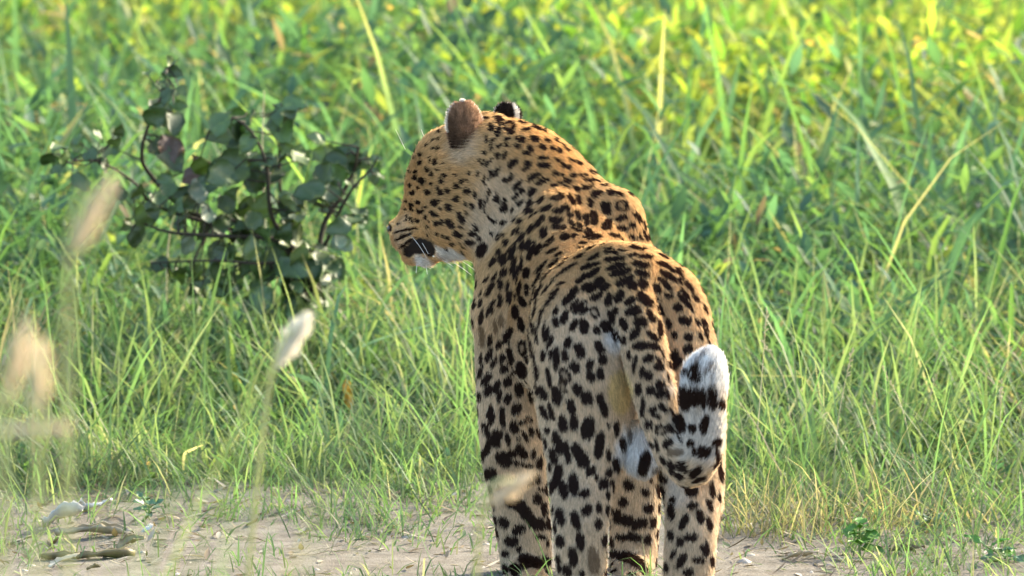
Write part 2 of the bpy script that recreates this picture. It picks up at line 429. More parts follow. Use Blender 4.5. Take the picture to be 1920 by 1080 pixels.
SP[bigger, 5] = 1

# which vertices face the viewpoint the spots were read from
bvh = BVHTree.FromPolygons(V.tolist(), Q.tolist())
vis = np.zeros(nv, bool)
dirs = CAM - BV; dist = np.linalg.norm(dirs, axis=1); dirs = dirs / dist[:, None]
facing = (BN * dirs).sum(1)
for i in np.nonzero(facing > .05)[0]:
    o = Vector(BV[i] + BN[i] * .006)
    if bvh.ray_cast(o, Vector(dirs[i]), 1.2)[0] is None:
        vis[i] = True
print('visibility', vis.sum(), time.time() - T0)

# spots of the sides that the photograph does not show: evenly spread seeds
order = rng.permutation(nv)
seeds = []; seed_ids = []
cell = {}
for i in order[:60000]:
    p = BV[i]; dmin = .030 if p[2] > .25 else .026
    key = tuple((p / .03).astype(int))
    ok = True
    for dx in (-1, 0, 1):
        for dy in (-1, 0, 1):
            for dz in (-1, 0, 1):
                for q in cell.get((key[0] + dx, key[1] + dy, key[2] + dz), ()):
                    if ((p - q) ** 2).sum() < dmin * dmin: ok = False; break
                if not ok: break
            if not ok: break
        if not ok: break
    if ok:
        cell.setdefault(key, []).append(p); seeds.append(p); seed_ids.append(i)
seeds = np.array(seeds)
spx = project(seeds)
sfac = facing[[int(i) for i in seed_ids]]
gap_seed = np.array([np.min(np.hypot(SP[:, 0] - x, SP[:, 1] - y) - .5 * (SP[:, 2] + SP[:, 3])) > 10.5 * min(1, max(.18, q * 1.3)) for (x, y), q in zip(spx, sfac)])
pale_zone = [(858, 275, 48), (1165, 735, 45), (1325, 690, 75), (1205, 850, 50), (735, 425, 45), (840, 490, 40), (1150, 640, 28), (775, 470, 50), (1318, 800, 60)]
for (zx, zy, zr) in pale_zone:
    gap_seed &= np.hypot(spx[:, 0] - zx, spx[:, 1] - zy) > zr
gap_seed &= ~((spx[:, 0] < 930) & (spx[:, 1] < 500))
skd = KDTree(len(seeds))
for i, p in enumerate(seeds): skd.insert(p, i)
skd.balance()


def smooth(e0, e1, x):
    t = np.clip((x - e0) / (e1 - e0), 0, 1)
    return t * t * (3 - 2 * t)


def pattern(pts, visible, soft=.10):
    """darkness 0..1 and brownness 0..1 of the coat at points of the body"""
    dark = np.zeros(len(pts)); brown = np.zeros(len(pts))
    px = project(pts)
    n1 = value_noise(pts, 90, 1); n2 = value_noise(pts, 160, 2)
    wx = px[:, 0] + 2.2 * n1 + 1.2 * n2
    wy = px[:, 1] + 2.2 * value_noise(pts, 90, 3) + 1.2 * value_noise(pts, 160, 4)
    mv = np.nonzero(visible)[0]
    ordx = mv[np.argsort(wx[mv])]; xs = wx[ordx]
    for (cx, cy, a, b, ang, kind) in SP:
        R = max(a, b) * 1.3
        s = ordx[np.searchsorted(xs, cx - R):np.searchsorted(xs, cx + R)]
        dx = wx[s] - cx; dy = wy[s] - cy
        ca, sa = math.cos(ang), math.sin(ang)
        u = (dx * ca + dy * sa) / (a * 1.07 + .4); v = (-dx * sa + dy * ca) / (b * 1.07 + .4)
        e = (np.abs(u) ** 2.4 + np.abs(v) ** 2.4) ** (1 / 2.4)
        w = 1 - smooth(1 - soft, 1 + soft, e)
        if kind == 1:
            br = w * (1 - smooth(.3, .65, e)); w = w * (.35 + .65 * smooth(.3, .6, e)); brown[s] = np.maximum(brown[s], br)
        if kind == 2:
            br = w; w = w * .72
            brown[s] = np.maximum(brown[s], br)
        dark[s] = np.maximum(dark[s], w)
    h = np.nonzero(~visible | (dark < .02))[0]
    for i in h:
        co, j, d = skd.find(pts[i])
        if visible[i] and not gap_seed[j]: continue
        r = .0115 * (1 + .28 * n1[i] + .15 * math.sin(j * 12.9))
        dark[i] = 1 - min(max((d - r * .9) / (r * .2), 0), 1)
    return dark, brown


TAIL_PTS = np.array([PR[i][1] for i in range(N_TAIL0, N_TAIL1)])


def blob(pts, px, py, Y, r, edge=.35):
    d = np.linalg.norm(pts - P(px, py, Y), axis=1) / RP(r, Y)
    return 1 - smooth(1 - edge, 1 + edge, d + .18 * value_noise(pts, 70, 9))


def base_colour(pts):
    n = len(pts)
    tan = np.array([.58, .37, .165]); pale = np.array([.63, .495, .335]); white = np.array([.74, .72, .68])
    gold = np.array([.58, .32, .11])
    z = pts[:, 2]
    w = smooth(.62, .30, z) if False else 1 - smooth(.30, .66, z)
    nz = value_noise(pts, 14, 5)[:, None]; nz2 = value_noise(pts, 60, 6)[:, None]
    c = tan + (pale - tan) * (w[:, None] * .95)
    c = c * (1 + .10 * nz + .07 * nz2)
    def mix(c, col, m): return c + (np.array(col) - c) * m[:, None]
    c = mix(c, pale, .75 * blob(pts, 940, 380, .60, 60, .6))
    c = mix(c, pale * 1.05, .8 * blob(pts, 1090, 640, -.07, 95, .5))
    c = mix(c, pale, .7 * blob(pts, 900, 440, .60, 45, .5))
    c = mix(c, gold, .85 * blob(pts, 1040, 280, .62, 75, .7))  # warm sunlight on the neck, painted into the coat colour
    c = mix(c, gold, .6 * blob(pts, 1000, 220, .68, 50, .7))  # same painted sunlight, towards the nape
    c = mix(c, pale * .95, .85 * blob(pts, 858, 270, .64, 36, .5))       # grey area below the ear
    c = mix(c, gold * .8, .6 * blob(pts, 965, 560, .45, 60, .6))
    c = mix(c, white, blob(pts, 830, 488, .72, 32) * .9)
    c = mix(c, white, blob(pts, 792, 494, .80, 20) * .95)
    c = mix(c, white, blob(pts, 850, 478, .70, 22) * .9)
    c = mix(c, pale * 1.1, blob(pts, 765, 440, .80, 38) * .6)
    tipz = blob(pts, 1323, 690, -.17, 72, .35)
    c = mix(c, white, tipz)
    c = mix(c, white * .85, .8 * blob(pts, 1318, 815, -.2, 62, .4))
    c = mix(c, white, .95 * blob(pts, 1203, 848, -.06, 50, .25))
    c = mix(c, white * .9, .7 * blob(pts, 1250, 905, -.1, 45, .4))
    c = mix(c, white * .9, .7 * blob(pts, 1150, 640, -.05, 22, .5))
    q = project(pts); e = np.hypot((q[:, 0] - 1163) / 25, (q[:, 1] - 735) / 44) + .1 * value_noise(pts, 90, 9)
    c = mix(c, [.66, .50, .22], .9 * (1 - smooth(.75, 1.1, e)) * (pts[:, 1] < .14))
    return np.clip(c, 0, .85)


MOUTH = [(790, 462, .80, 27), (768, 470, .81, 15), (805, 468, .79, 16)]
DARKC = np.array([.020, .008, .0045])


def coat(pts, visible, jitter=None):
    c = base_colour(pts)
    d, br = pattern(pts, visible)
    if jitter is not None:
        c = c * jitter[:, None]
    dc = DARKC + (np.array([.10, .05, .018]) - DARKC) * br[:, None]
    c = c + (dc - c) * d[:, None]
    return np.clip(c, 0.003, .9)


px_all = project(BV)


def mouth_mask(pts, visible):
    px = project(pts); wob = value_noise(pts, 120, 8) * .12
    m = np.zeros(len(pts))
    for (cx, cy, a, b) in ((788, 462, 28, 17), (767, 471, 13, 13), (806, 470, 11, 13)):
        e = np.hypot((px[:, 0] - cx) / a, (px[:, 1] - cy) / b) + wob
        m = np.maximum(m, 1 - smooth(.78, 1.15, e))
    return m * visible


def paint(pts, visible, jitter=None):
    c = coat(pts, visible, jitter)
    m = mouth_mask(pts, visible)
    return c + (np.array([.010, .007, .007]) - c) * m[:, None]


BC = paint(BV, vis)
print('pattern', time.time() - T0)
att = body_me.color_attributes.new('coat', 'FLOAT_COLOR', 'POINT')
att.data.foreach_set('color', np.concatenate([BC, np.ones((nv, 1))], 1).astype(np.float32).ravel())
body_me.polygons.foreach_set('use_smooth', np.ones(len(body_me.polygons), bool))

# ------------------------------------------------------------------ leopard: materials
def skin_material():
    t = NT('leopard_skin')
    a = t.n('ShaderNodeAttribute', attribute_name='coat')
    b = t.n('ShaderNodeBsdfPrincipled'); b.inputs['Roughness'].default_value = .9
    b.inputs['Specular IOR Level'].default_value = .15
    t.l(a.outputs['Color'], b.inputs['Base Color'])
    t.l(b.outputs[0], t.out.inputs[0])
    return t.m


def fur_material():
    t = NT('fur')
    a = t.n('ShaderNodeAttribute', attribute_name='coat')
    d = t.n('ShaderNodeBsdfDiffuse'); tr = t.n('ShaderNodeBsdfTranslucent')
    h = t.n('ShaderNodeBsdfHair', component='Reflection')
    h.inputs['RoughnessU'].default_value = .35; h.inputs['RoughnessV'].default_value = .6
    hc = t.n('ShaderNodeMixRGB'); hc.inputs[0].default_value = .12; hc.inputs[2].default_value = (.9, .85, .75, 1)
    t.l(a.outputs['Color'], d.inputs[0]); t.l(a.outputs['Color'], tr.inputs[0]); t.l(a.outputs['Color'], hc.inputs[1]); t.l(hc.outputs[0], h.inputs[0])
    m1 = t.n('ShaderNodeMixShader'); m1.inputs[0].default_value = .45
    t.l(d.outputs[0], m1.inputs[1]); t.l(tr.outputs[0], m1.inputs[2])
    m2 = t.n('ShaderNodeMixShader'); m2.inputs[0].default_value = .10
    t.l(m1.outputs[0], m2.inputs[1]); t.l(h.outputs[0], m2.inputs[2])
    t.l(m2.outputs[0], t.out.inputs[0])
    return t.m


SKIN = skin_material(); FUR = fur_material()


def make_curves(name, roots, dirs_, length, radius, colours, bend, parent, mat=FUR, npt=4):
    """many short tapered strands as one hair object"""
    n = len(roots)
    hc = bpy.data.hair_curves.new(name)
    hc.add_curves([npt] * n)
    s = np.linspace(0, 1, npt)[None, :, None]
    pts = roots[:, None, :] + dirs_[:, None, :] * (length[:, None, None] * s) + bend[:, None, :] * (length[:, None, None] * s ** 2)
    hc.attributes['position'].data.foreach_set('vector', pts.astype(np.float32).ravel())
    ra_ = hc.attributes.get('radius') or hc.attributes.new('radius', 'FLOAT', 'POINT')
    rr = radius[:, None] * np.array([1.0, .95, .7, .15] if npt == 4 else np.linspace(1, .15, npt))[None]
    ra_.data.foreach_set('value', rr.astype(np.float32).ravel())
    ca = hc.attributes.new('coat', 'FLOAT_COLOR', 'CURVE')
    ca.data.foreach_set('color', np.concatenate([colours, np.ones((n, 1))], 1).astype(np.float32).ravel())
    hc.materials.append(mat)
    o = link(name, hc, parent)
    return o


# ------------------------------------------------------------------ leopard: body object
leopard = link('leopard', body_me)
body_me.materials.clear(); body_me.materials.append(SKIN)
tag(leopard, 'spotted leopard standing with its back to us, head turned left, white tail tip', 'leopard')

# lie of the fur
pa = np.array([p[1] for p in PR]); pb = np.array([p[3] for p in PR])
flow = np.zeros((nv, 3)); wsum = np.zeros(nv)
for (k, a, r0, b, r1, g) in PR:
    d = sd_cap(BV, a, b, r0, r1)
    w = np.exp(-np.clip(d + .02, 0, .3) / .012) + 1e-9
    t = (b - a) / np.linalg.norm(b - a)
    flow += w[:, None] * t
flow -= BN * (flow * BN).sum(1)[:, None]
flow /= np.linalg.norm(flow, axis=1)[:, None] + 1e-9

tri = np.empty(len(body_me.polygons) * 4, np.int32)
body_me.polygons.foreach_get('vertices', tri); quads = tri.reshape(-1, 4)
qa = BV[quads]
area = np.linalg.norm(np.cross(qa[:, 2] - qa[:, 0], qa[:, 3] - qa[:, 1]), axis=1) * .5
NH = 480000
pv = vis[quads].any(1)
wgt = area * np.where(pv, 1.0, .35)
f = rng.choice(len(quads), NH, p=wgt / wgt.sum())
u, v = rng.random(NH), rng.random(NH)
W4 = np.stack([(1 - u) * (1 - v), u * (1 - v), u * v, (1 - u) * v], 1)
roots = (BV[quads[f]] * W4[..., None]).sum(1)
nrm = (BN[quads[f]] * W4[..., None]).sum(1); nrm /= np.linalg.norm(nrm, axis=1)[:, None]
fl = (flow[quads[f]] * W4[..., None]).sum(1); fl /= np.linalg.norm(fl, axis=1)[:, None] + 1e-9
hv = vis[quads[f]].sum(1) >= 2
L = np.full(NH, .0105)
tip = blob(roots, 1323, 690, -.17, 70, .4); L += .005 * tip
chin = np.maximum(blob(roots, 825, 490, .74, 40, .4), blob(roots, 865, 470, .70, 25, .4)); L += .008 * chin
nose_m = blob(roots, 740, 425, .85, 24, .3); L *= 1 - .75 * nose_m
face = blob(roots, 800, 400, .78, 75, .3); L *= 1 - .35 * face
tuft = blob(roots, 1203, 850, -.06, 50, .3); L += .006 * tuft
L *= rng.uniform(.7, 1.25, NH)
lift = rng.uniform(.25, .5, NH) + .2 * tip + .15 * chin
jit = rng.normal(0, .16, (NH, 3))
dr = fl * np.cos(lift)[:, None] + nrm * np.sin(lift)[:, None] + jit
dr /= np.linalg.norm(dr, axis=1)[:, None]
bend = fl * .22 - nrm * .18
mid = roots + dr * (L * .55)[:, None] + rng.normal(0, 1, (NH, 3)) * (.0010 + .0018 * tip)[:, None]
keep = mouth_mask(roots, hv) < .4
hc_ = paint(mid, hv, rng.uniform(.62, 1.25, NH) * (1 + .12 * value_noise(roots, 130, 41)))
make_curves('fur', roots[keep], dr[keep], L[keep], np.full(keep.sum(), .00045), hc_[keep], bend[keep], leopard)['kind'] = 'stuff'
print('fur', time.time() - T0)


# ------------------------------------------------------------------ leopard: ears, eyes, nose, whiskers
def ear(base, up, back, width, height, depth, rim_len, col_back, col_front, white_patch=None, dark_side=0, nfur=9000):
    """rounded cup of skin: convex side towards 'back'"""
    up = Vector(up).normalized(); back = Vector(back); back = (back - up * back.dot(up)).normalized(); side = back.cross(up)
    nu, nvv = 22, 18
    P3 = []; col = []
    for layer in (0, 1):
        for j in range(nvv):
            v = j / (nvv - 1)
            hw = width * .5 * (math.sqrt(max(0, 1 - (max(0, v - .42) / .58) ** 2.4)) * (.72 + .28 * min(1, v / .42)))
            hw = max(hw, .0008)
            for i in range(nu):
                uu = -1 + 2 * i / (nu - 1)
                bulge = depth * (1 - uu * uu) * (.5 + .5 * (1 - v))
                p = Vector(base) + up * (height * (v - .12)) + side * (uu * hw) + back * (bulge - layer * .004 * (1 - .6 * abs(uu)) - .008 * v * v)
                P3.append(p)
                if layer == 0:
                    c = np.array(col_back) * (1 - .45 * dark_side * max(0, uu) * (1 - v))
                    if white_patch and v > white_patch[0] and abs(uu - white_patch[1]) < white_patch[2]: c = np.array([.75, .72, .66])
                else:
                    c = np.array(col_front)
                col.append(c)
    F_ = []
    n = nu * nvv
    for j in range(nvv - 1):
        for i in range(nu - 1):
            a = j * nu + i
            F_.append((a, a + 1, a + nu + 1, a + nu)); F_.append((n + a, n + a + nu, n + a + nu + 1, n + a + 1))
    for j in range(nvv - 1):
        for i in (0, nu - 1):
            a = j * nu + i
            q = (a, a + nu, n + a + nu, n + a)
            F_.append(q if i == 0 else q[::-1])
    for i in range(nu - 1):
        a = (nvv - 1) * nu + i
        F_.append((a, a + 1, n + a + 1, n + a))
    P3 = np.array([tuple(p) for p in P3]); col = np.array(col)
    me = mesh_np('ear', P3, F_, SKIN)
    at = me.color_attributes.new('coat', 'FLOAT_COLOR', 'POINT')
    at.data.foreach_set('color', np.concatenate([col, np.ones((len(col), 1))], 1).astype(np.float32).ravel())
    o = link('ear', me, leopard)
    N = np.empty(len(P3) * 3, np.float32); me.vertices.foreach_get('normal', N); N = N.reshape(-1, 3)
    bk = np.array(back)
    k = rng.integers(0, len(P3), nfur)
    jj = (k % n) // nu; ii = k % nu; layer = k // n
    r = P3[k] + rng.normal(0, .0009, (nfur, 3))
    nn = np.where((layer == 0)[:, None], bk, -bk)
    rimness = np.maximum((jj / (nvv - 1) > .96), (np.abs(ii - (nu - 1) / 2) > (nu - 1) / 2 - 1.0) & (jj > nvv * .3))
    outward = (P3[k] - np.array(base)); outward /= np.linalg.norm(outward, axis=1)[:, None]
    d = outward * .8 + nn * .35 + rng.normal(0, .15, (nfur, 3)); d /= np.linalg.norm(d, axis=1)[:, None]
    Lh = np.where(rimness, rim_len, .0075) * rng.uniform(.6, 1.2, nfur)
    streak = .85 + .45 * value_noise(P3[k] * [1, 1, .35], 210, 55)
    cc = col[k] * (rng.uniform(.7, 1.35, nfur) * streak)[:, None]
    cc[rimness.astype(bool)] = np.array([.72, .66, .56])
    make_curves('fur', r, d, Lh, np.full(nfur, .00038), np.clip(cc, .004, .85), outward * .1, o)['kind'] = 'stuff'
    return o


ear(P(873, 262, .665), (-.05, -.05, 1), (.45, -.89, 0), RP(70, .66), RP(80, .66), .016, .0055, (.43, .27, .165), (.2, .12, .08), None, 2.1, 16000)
ear(P(951, 227, .80), (.12, .05, 1), (.35, -.93, 0), RP(50, .8), RP(35, .8), .012, .0035, (.022, .016, .013), (.2, .14, .1), (.2, -.5, .2), 0, 5000)


def lathe_ball(name, c, r, mat, parent, seg=20, squash=(1, 1, 1)):
    bm = bmesh.new(); bmesh.ops.create_uvsphere(bm, u_segments=seg, v_segments=seg // 2, radius=1)
    for v in bm.verts: v.co = Vector([v.co[i] * r * squash[i] for i in range(3)]) + Vector(c)
    me = bpy.data.meshes.new(name); bm.to_mesh(me); bm.free()
    for p in me.polygons: p.use_smooth = True
    me.materials.append(mat)
    return link(name, me, parent)


def simple_mat(name, col, rough=.6, spec=.5, trans=0.0):
    t = NT(name); b = t.n('ShaderNodeBsdfPrincipled')
    b.inputs['Base Color'].default_value = (*col, 1); b.inputs['Roughness'].default_value = rough
    b.inputs['Specular IOR Level'].default_value = spec
    t.l(b.outputs[0], t.out.inputs[0]); return t.m


EYE = simple_mat('amber_eye', (.25, .16, .03), .08, .8)
DARK = simple_mat('dark_skin', (.02, .012, .010), .45)
WHISK = simple_mat('whisker_white', (.85, .82, .75), .4)
for c in (P(776, 330, .835), P(800, 318, .90)):
    e = lathe_ball('eye', c, .012, EYE, leopard)
    lathe_ball('pupil', np.array(c) + np.array([-.0088, .0045, .0]), .0042, DARK, e, 12)
lathe_ball('nose', P(734, 429, .868), .0105, DARK, leopard, 18, (.8, 1.25, .85))


def tube(name, pts, r0, r1, mat, parent, seg=5):
    pts = [Vector(p) for p in pts]; vs = []; fs = []
    for i, p in enumerate(pts):
        t = (pts[min(i + 1, len(pts) - 1)] - pts[max(i - 1, 0)]).normalized()
        a = t.orthogonal().normalized(); b = t.cross(a)
        r = r0 + (r1 - r0) * i / (len(pts) - 1)
        for k in range(seg):
            w = 2 * math.pi * k / seg
            vs.append(tuple(p + a * (r * math.cos(w)) + b * (r * math.sin(w))))
    for i in range(len(pts) - 1):
        for k in range(seg):
            fs.append((i * seg + k, i * seg + (k + 1) % seg, (i + 1) * seg + (k + 1) % seg, (i + 1) * seg + k))
    return link(name, mesh_np(name, vs, fs, mat), parent)


def arc(a, b, sag, Ya, Yb, n=7):
    A, B = np.array(a, float), np.array(b, float)
    return [P(*(A + (B - A) * t + np.array([0, sag * 4 * t * (1 - t)])), Ya + (Yb - Ya) * t) for t in np.linspace(0, 1, n)]


for a, b, sg in (((790, 462), (894, 498), -8), ((800, 470), (892, 508), -10), ((806, 474), (884, 516), -6), ((812, 480), (850, 500), -2), ((820, 466), (893, 488), -7),
                 ((775, 438), (803, 476), -5), ((768, 440), (800, 484), -4),
                 ((782, 494), (780, 512), 0), ((799, 497), (801, 514), 0), ((760, 280), (742, 243), 0), ((797, 258), (790, 243), 2)):
    ya = .77 if a[1] > 300 else .80
    tube('whisker', arc(a, b, sg, ya, ya - .03), .0015 if b[0] > 840 else .0005, .0003, WHISK, leopard)
# ------------------------------------------------------------------ ground
def ground_material():
    t = NT('ground')
    geo = t.n('ShaderNodeNewGeometry')
    pos = geo.outputs['Position']
    big = t.noise(1.3, 5, pos); mid_ = t.noise(14, 6, pos, .6); fine = t.noise(160, 4, pos, .7)
    earth = t.ramp(mid_.outputs[0], [(.25, (.105, .09, .068)), (.5, (.175, .158, .125)), (.75, (.25, .23, .185))])
    grit = t.ramp(fine.outputs[0], [(.3, (.55, .52, .48)), (.5, (1, 1, 1)), (.72, (1.25, 1.2, 1.15))])
    mul = t.n('ShaderNodeMixRGB', blend_type='MULTIPLY'); mul.inputs[0].default_value = .8
    t.l(earth.outputs[0], mul.inputs[1]); t.l(grit.outputs[0], mul.inputs[2])
    moss = t.ramp(mid_.outputs[0], [(.3, (.035, .075, .018)), (.7, (.10, .15, .045))])
    sep = t.n('ShaderNodeSeparateXYZ'); t.l(pos, sep.inputs[0])
    add = t.n('ShaderNodeMath', operation='MULTIPLY_ADD'); t.l(big.outputs[0], add.inputs[0]); add.inputs[1].default_value = 1.6; t.l(sep.outputs[1], add.inputs[2])
    mr = t.n('ShaderNodeMapRange'); t.l(add.outputs[0], mr.inputs[0]); mr.inputs[1].default_value = 2.2; mr.inputs[2].default_value = 3.6
    mix = t.n('ShaderNodeMixRGB'); t.l(mr.outputs[0], mix.inputs[0]); t.l(mul.outputs[0], mix.inputs[1]); t.l(moss.outputs[0], mix.inputs[2])
    b = t.n('ShaderNodeBsdfPrincipled'); b.inputs['Roughness'].default_value = .95; b.inputs['Specular IOR Level'].default_value = .1
    t.l(mix.outputs[0], b.inputs['Base Color'])
    bump = t.n('ShaderNodeBump'); bump.inputs['Strength'].default_value = .9; bump.inputs['Distance'].default_value = .012
    hs = t.n('ShaderNodeMath', operation='ADD'); t.l(fine.outputs[0], hs.inputs[0]); t.l(mid_.outputs[0], hs.inputs[1])
    t.l(hs.outputs[0], bump.inputs['Height']); t.l(bump.outputs[0], b.inputs['Normal'])
    t.l(b.outputs[0], t.out.inputs[0])
    return t.m


xs = np.unique(np.concatenate([-np.geomspace(3, 500, 18), np.linspace(-3, 3, 100), np.geomspace(3, 500, 18)]))
ys = np.unique(np.concatenate([-np.geomspace(3, 60, 14), np.linspace(-3, 5, 130), np.linspace(5, 30, 60), np.geomspace(30, 600, 20)]))
GX, GY = np.meshgrid(xs, ys)
gz = ground_z(GX.ravel(), GY.ravel())
gv = np.stack([GX.ravel(), GY.ravel(), gz], 1)
gv[:, 2] += .005 * value_noise(gv * [1, 1, 0], 8, 21) * (np.abs(gv[:, 1]) < 8) * (np.hypot(gv[:, 0] - .2, gv[:, 1] - .3) > .9)
nx_ = len(xs)
ii, jj = np.meshgrid(np.arange(nx_ - 1), np.arange(len(ys) - 1))
a0 = (jj * nx_ + ii).ravel()
ground = link('ground', mesh_np('ground', gv, np.stack([a0, a0 + 1, a0 + nx_ + 1, a0 + nx_], 1), ground_material()))
ground['kind'] = 'structure'

# ------------------------------------------------------------------ plant materials: colour comes from the plant's own attribute
def leaf_material(name, attr=None, col=None, trans=.5, gloss=.014, rough=.5):
    t = NT(name)
    if attr:
        a = t.n('ShaderNodeAttribute', attribute_name=attr).outputs['Color']
    else:
        geo = t.n('ShaderNodeTexCoord'); nz = t.noise(38, 4, geo.outputs['Object'])
        oi = t.n('ShaderNodeObjectInfo')
        c = np.array(col)
        r = t.ramp(nz.outputs[0], [(.3, tuple(c * .7)), (.7, tuple(c * 1.25))])
        hs = t.n('ShaderNodeHueSaturation'); t.l(r.outputs[0], hs.inputs['Color'])
        mr = t.n('ShaderNodeMapRange'); t.l(oi.outputs['Random'], mr.inputs[0]); mr.inputs[3].default_value = .65; mr.inputs[4].default_value = 1.4
        t.l(mr.outputs[0], hs.inputs['Value'])
        a = hs.outputs[0]
    d = t.n('ShaderNodeBsdfDiffuse'); tr = t.n('ShaderNodeBsdfTranslucent'); g = t.n('ShaderNodeBsdfGlossy')
    g.inputs['Roughness'].default_value = rough
    gm = t.n('ShaderNodeMixRGB', blend_type='MULTIPLY'); gm.inputs[0].default_value = 1; gm.inputs[2].default_value = (1.3, 1.4, .8, 1)
    t.l(a, gm.inputs[1])
    t.l(a, d.inputs[0]); t.l(gm.outputs[0], tr.inputs[0])
    m = t.n('ShaderNodeMixShader'); m.inputs[0].default_value = trans
    t.l(d.outputs[0], m.inputs[1]); t.l(tr.outputs[0], m.inputs[2])
    m2 = t.n('ShaderNodeMixShader'); m2.inputs[0].default_value = gloss
    t.l(m.outputs[0], m2.inputs[1]); t.l(g.outputs[0], m2.inputs[2])
    t.l(m2.outputs[0], t.out.inputs[0])
    return t.m


GRASS = leaf_material('grass_blades', 'tint')
LITTER = leaf_material('dry_litter', 'tint', trans=.15, gloss=.03)


def blades(name, base, height, width, azim, lean, droop, colour, mat, seg=4, flat=False, ovate=False, twist=None, kind='stuff', parent=None, tipcol=None):
    """ribbons that rise from base, lean towards azim and droop at the tip; one mesh"""
    n = len(base)
    s = np.linspace(0, 1, seg + 1)
    lean = lean[:, None]; droop = droop[:, None]
    # the angle from the vertical grows along the blade
    ang = lean + droop * (s[None, :] ** 1.6)
    ds = height[:, None] / seg
    hx = np.cumsum(np.sin(ang) * ds, 1) - np.sin(ang[:, :1]) * ds
    hz = np.cumsum(np.cos(ang) * ds, 1) - np.cos(ang[:, :1]) * ds
    ca, sa = np.cos(azim)[:, None], np.sin(azim)[:, None]
    C = np.stack([base[:, 0:1] + hx * ca, base[:, 1:2] + hx * sa, base[:, 2:3] + hz], 2)
    tw = azim + math.pi / 2 + (rng.normal(0, .5, n) if twist is None else twist)
    wdir = np.stack([np.cos(tw), np.sin(tw), np.zeros(n)], 1)
    if ovate:
        w = np.sin(np.pi * np.clip(s * .94 + .04, 0, 1) ** .8)
    else:
        w = np.minimum(1, .55 + 1.6 * s) * (1 - s ** 3.2) + .02
    Wd = wdir[:, None, :] * (width[:, None] * .5 * w[None, :])[..., None]
    # a shallow keel so that blades are not paper flat: three points across
    keel = np.zeros_like(C); keel[..., 2] = -(width[:, None] * .16 * w[None, :])
    c3 = 2 if flat else 3
    Vv = (np.stack([C - Wd, C + Wd], 2) if flat else np.stack([C - Wd, C + keel, C + Wd], 2)).reshape(-1, 3)
    k = (seg + 1) * c3
    f = []
    for i in range(seg):
        for j in range(c3 - 1):
            a = i * c3 + j
            f.append((a, a + 1, a + c3 + 1, a + c3))
    f = np.array(f)
    Fq = (np.arange(n)[:, None, None] * k + f[None]).reshape(-1, 4)
    me = mesh_np(name, Vv, Fq, mat)
    col = np.repeat(colour, k, 0).reshape(n, seg + 1, c3, 3)
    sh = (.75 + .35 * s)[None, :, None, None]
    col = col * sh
    if tipcol is not None:
        tm = (s ** 3)[None, :, None, None] * tipcol[:, None, None, None]
        col = col * (1 - tm) + np.array([.36, .27, .12]) * tm
    col[:, :, 1] *= 1.12
    at = me.color_attributes.new('tint', 'FLOAT_COLOR', 'POINT')
    at.data.foreach_set('color', np.concatenate([np.clip(col.reshape(-1, 3), 0, .8), np.ones((n * k, 1))], 1).astype(np.float32).ravel())
    o = link(name, me, parent)
    if kind: o['kind'] = kind
    return o


def scatter(n, y0, y1, power=2.0, margin=1.1, accept=None):
    """points on the ground, denser near the camera"""
    out = []
    while sum(map(len, out)) < n:
        y = rng.uniform(y0, y1, n * 3)
        p = ((y0 + DIST) / (y + DIST)) ** power * ((y + DIST) * .0653 + margin) / ((y1 + DIST) * .0653 + margin)
        y = y[rng.random(len(y)) < p]
        x = rng.uniform(-1, 1, len(y)) * ((y + DIST) * .0653 + margin)
        q = np.stack([x, y, np.zeros(len(x))], 1)
        if accept is not None:
            q = q[rng.random(len(q)) < accept(q)]
        out.append(q)
    q = np.concatenate(out)[:n]
    q[:, 2] = ground_z(q[:, 0], q[:, 1]) - .004
    return q


def pick(n, cols, wts):
    c = np.array(cols)[rng.choice(len(cols), n, p=np.array(wts) / np.sum(wts))]
    return c * rng.uniform(.72, 1.3, (n, 1))


def clump_az(q, sc, seed):
    return math.pi * 2.2 * value_noise(q * [1, 1, 0], sc, seed) + rng.normal(0, .9, len(q))


def edge_y(x):
    """where the bare track ends and the growth begins"""
    return 1.25 - .6 * smooth(.3, .6, x) + .12 * np.sin(x * 3.1 + .5) + .12 * np.sin(x * 8.3)


GREENS = [(.084, .155, .050), (.072, .142, .070), (.130, .190, .056), (.19, .22, .065), (.29, .26, .13)]
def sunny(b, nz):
    # painted sunlight: yellower tint farther back and in two drifts on the right
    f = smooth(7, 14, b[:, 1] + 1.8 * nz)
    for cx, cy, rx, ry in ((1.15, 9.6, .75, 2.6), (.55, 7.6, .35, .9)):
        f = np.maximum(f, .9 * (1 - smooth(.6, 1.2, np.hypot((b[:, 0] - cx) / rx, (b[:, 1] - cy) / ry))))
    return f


# 1 tall soft grass
N1 = 75000
b = scatter(N1, 2.9, 25, 1.7, accept=lambda q: (1 - .6 * (np.hypot((q[:, 0] + .76) / .6, (q[:, 1] - 3.3) / .75) < 1)) * (.25 + .75 * smooth(-.35, .35, value_noise(q * [1, 1, 0], 1.6, 31))))
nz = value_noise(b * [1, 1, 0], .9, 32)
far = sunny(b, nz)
near = smooth(2.9, 5.4, b[:, 1])
h = rng.gamma(9, .055, N1) * (.45 + .55 * near) * (1 + .3 * nz)
w = (rng.gamma(2.6, .0048, N1) + .003) * (.55 + .45 * near)
c = pick(N1, GREENS, [5, 7, 2, .35, .2]); cf = pick(N1, GREENS, [3, 2, 5, 3.5, .6])  # shade tinted into the cooler near mix, sunlight into the yellower one
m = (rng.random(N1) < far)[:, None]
blades('tall_grass', b, np.clip(h, .12, .85), w, clump_az(b, 3.0, 61), rng.gamma(2, .30, N1), rng.gamma(3, .55, N1), np.where(m, cf, c), GRASS, 4, tipcol=(rng.random(N1) < .05) * .8)
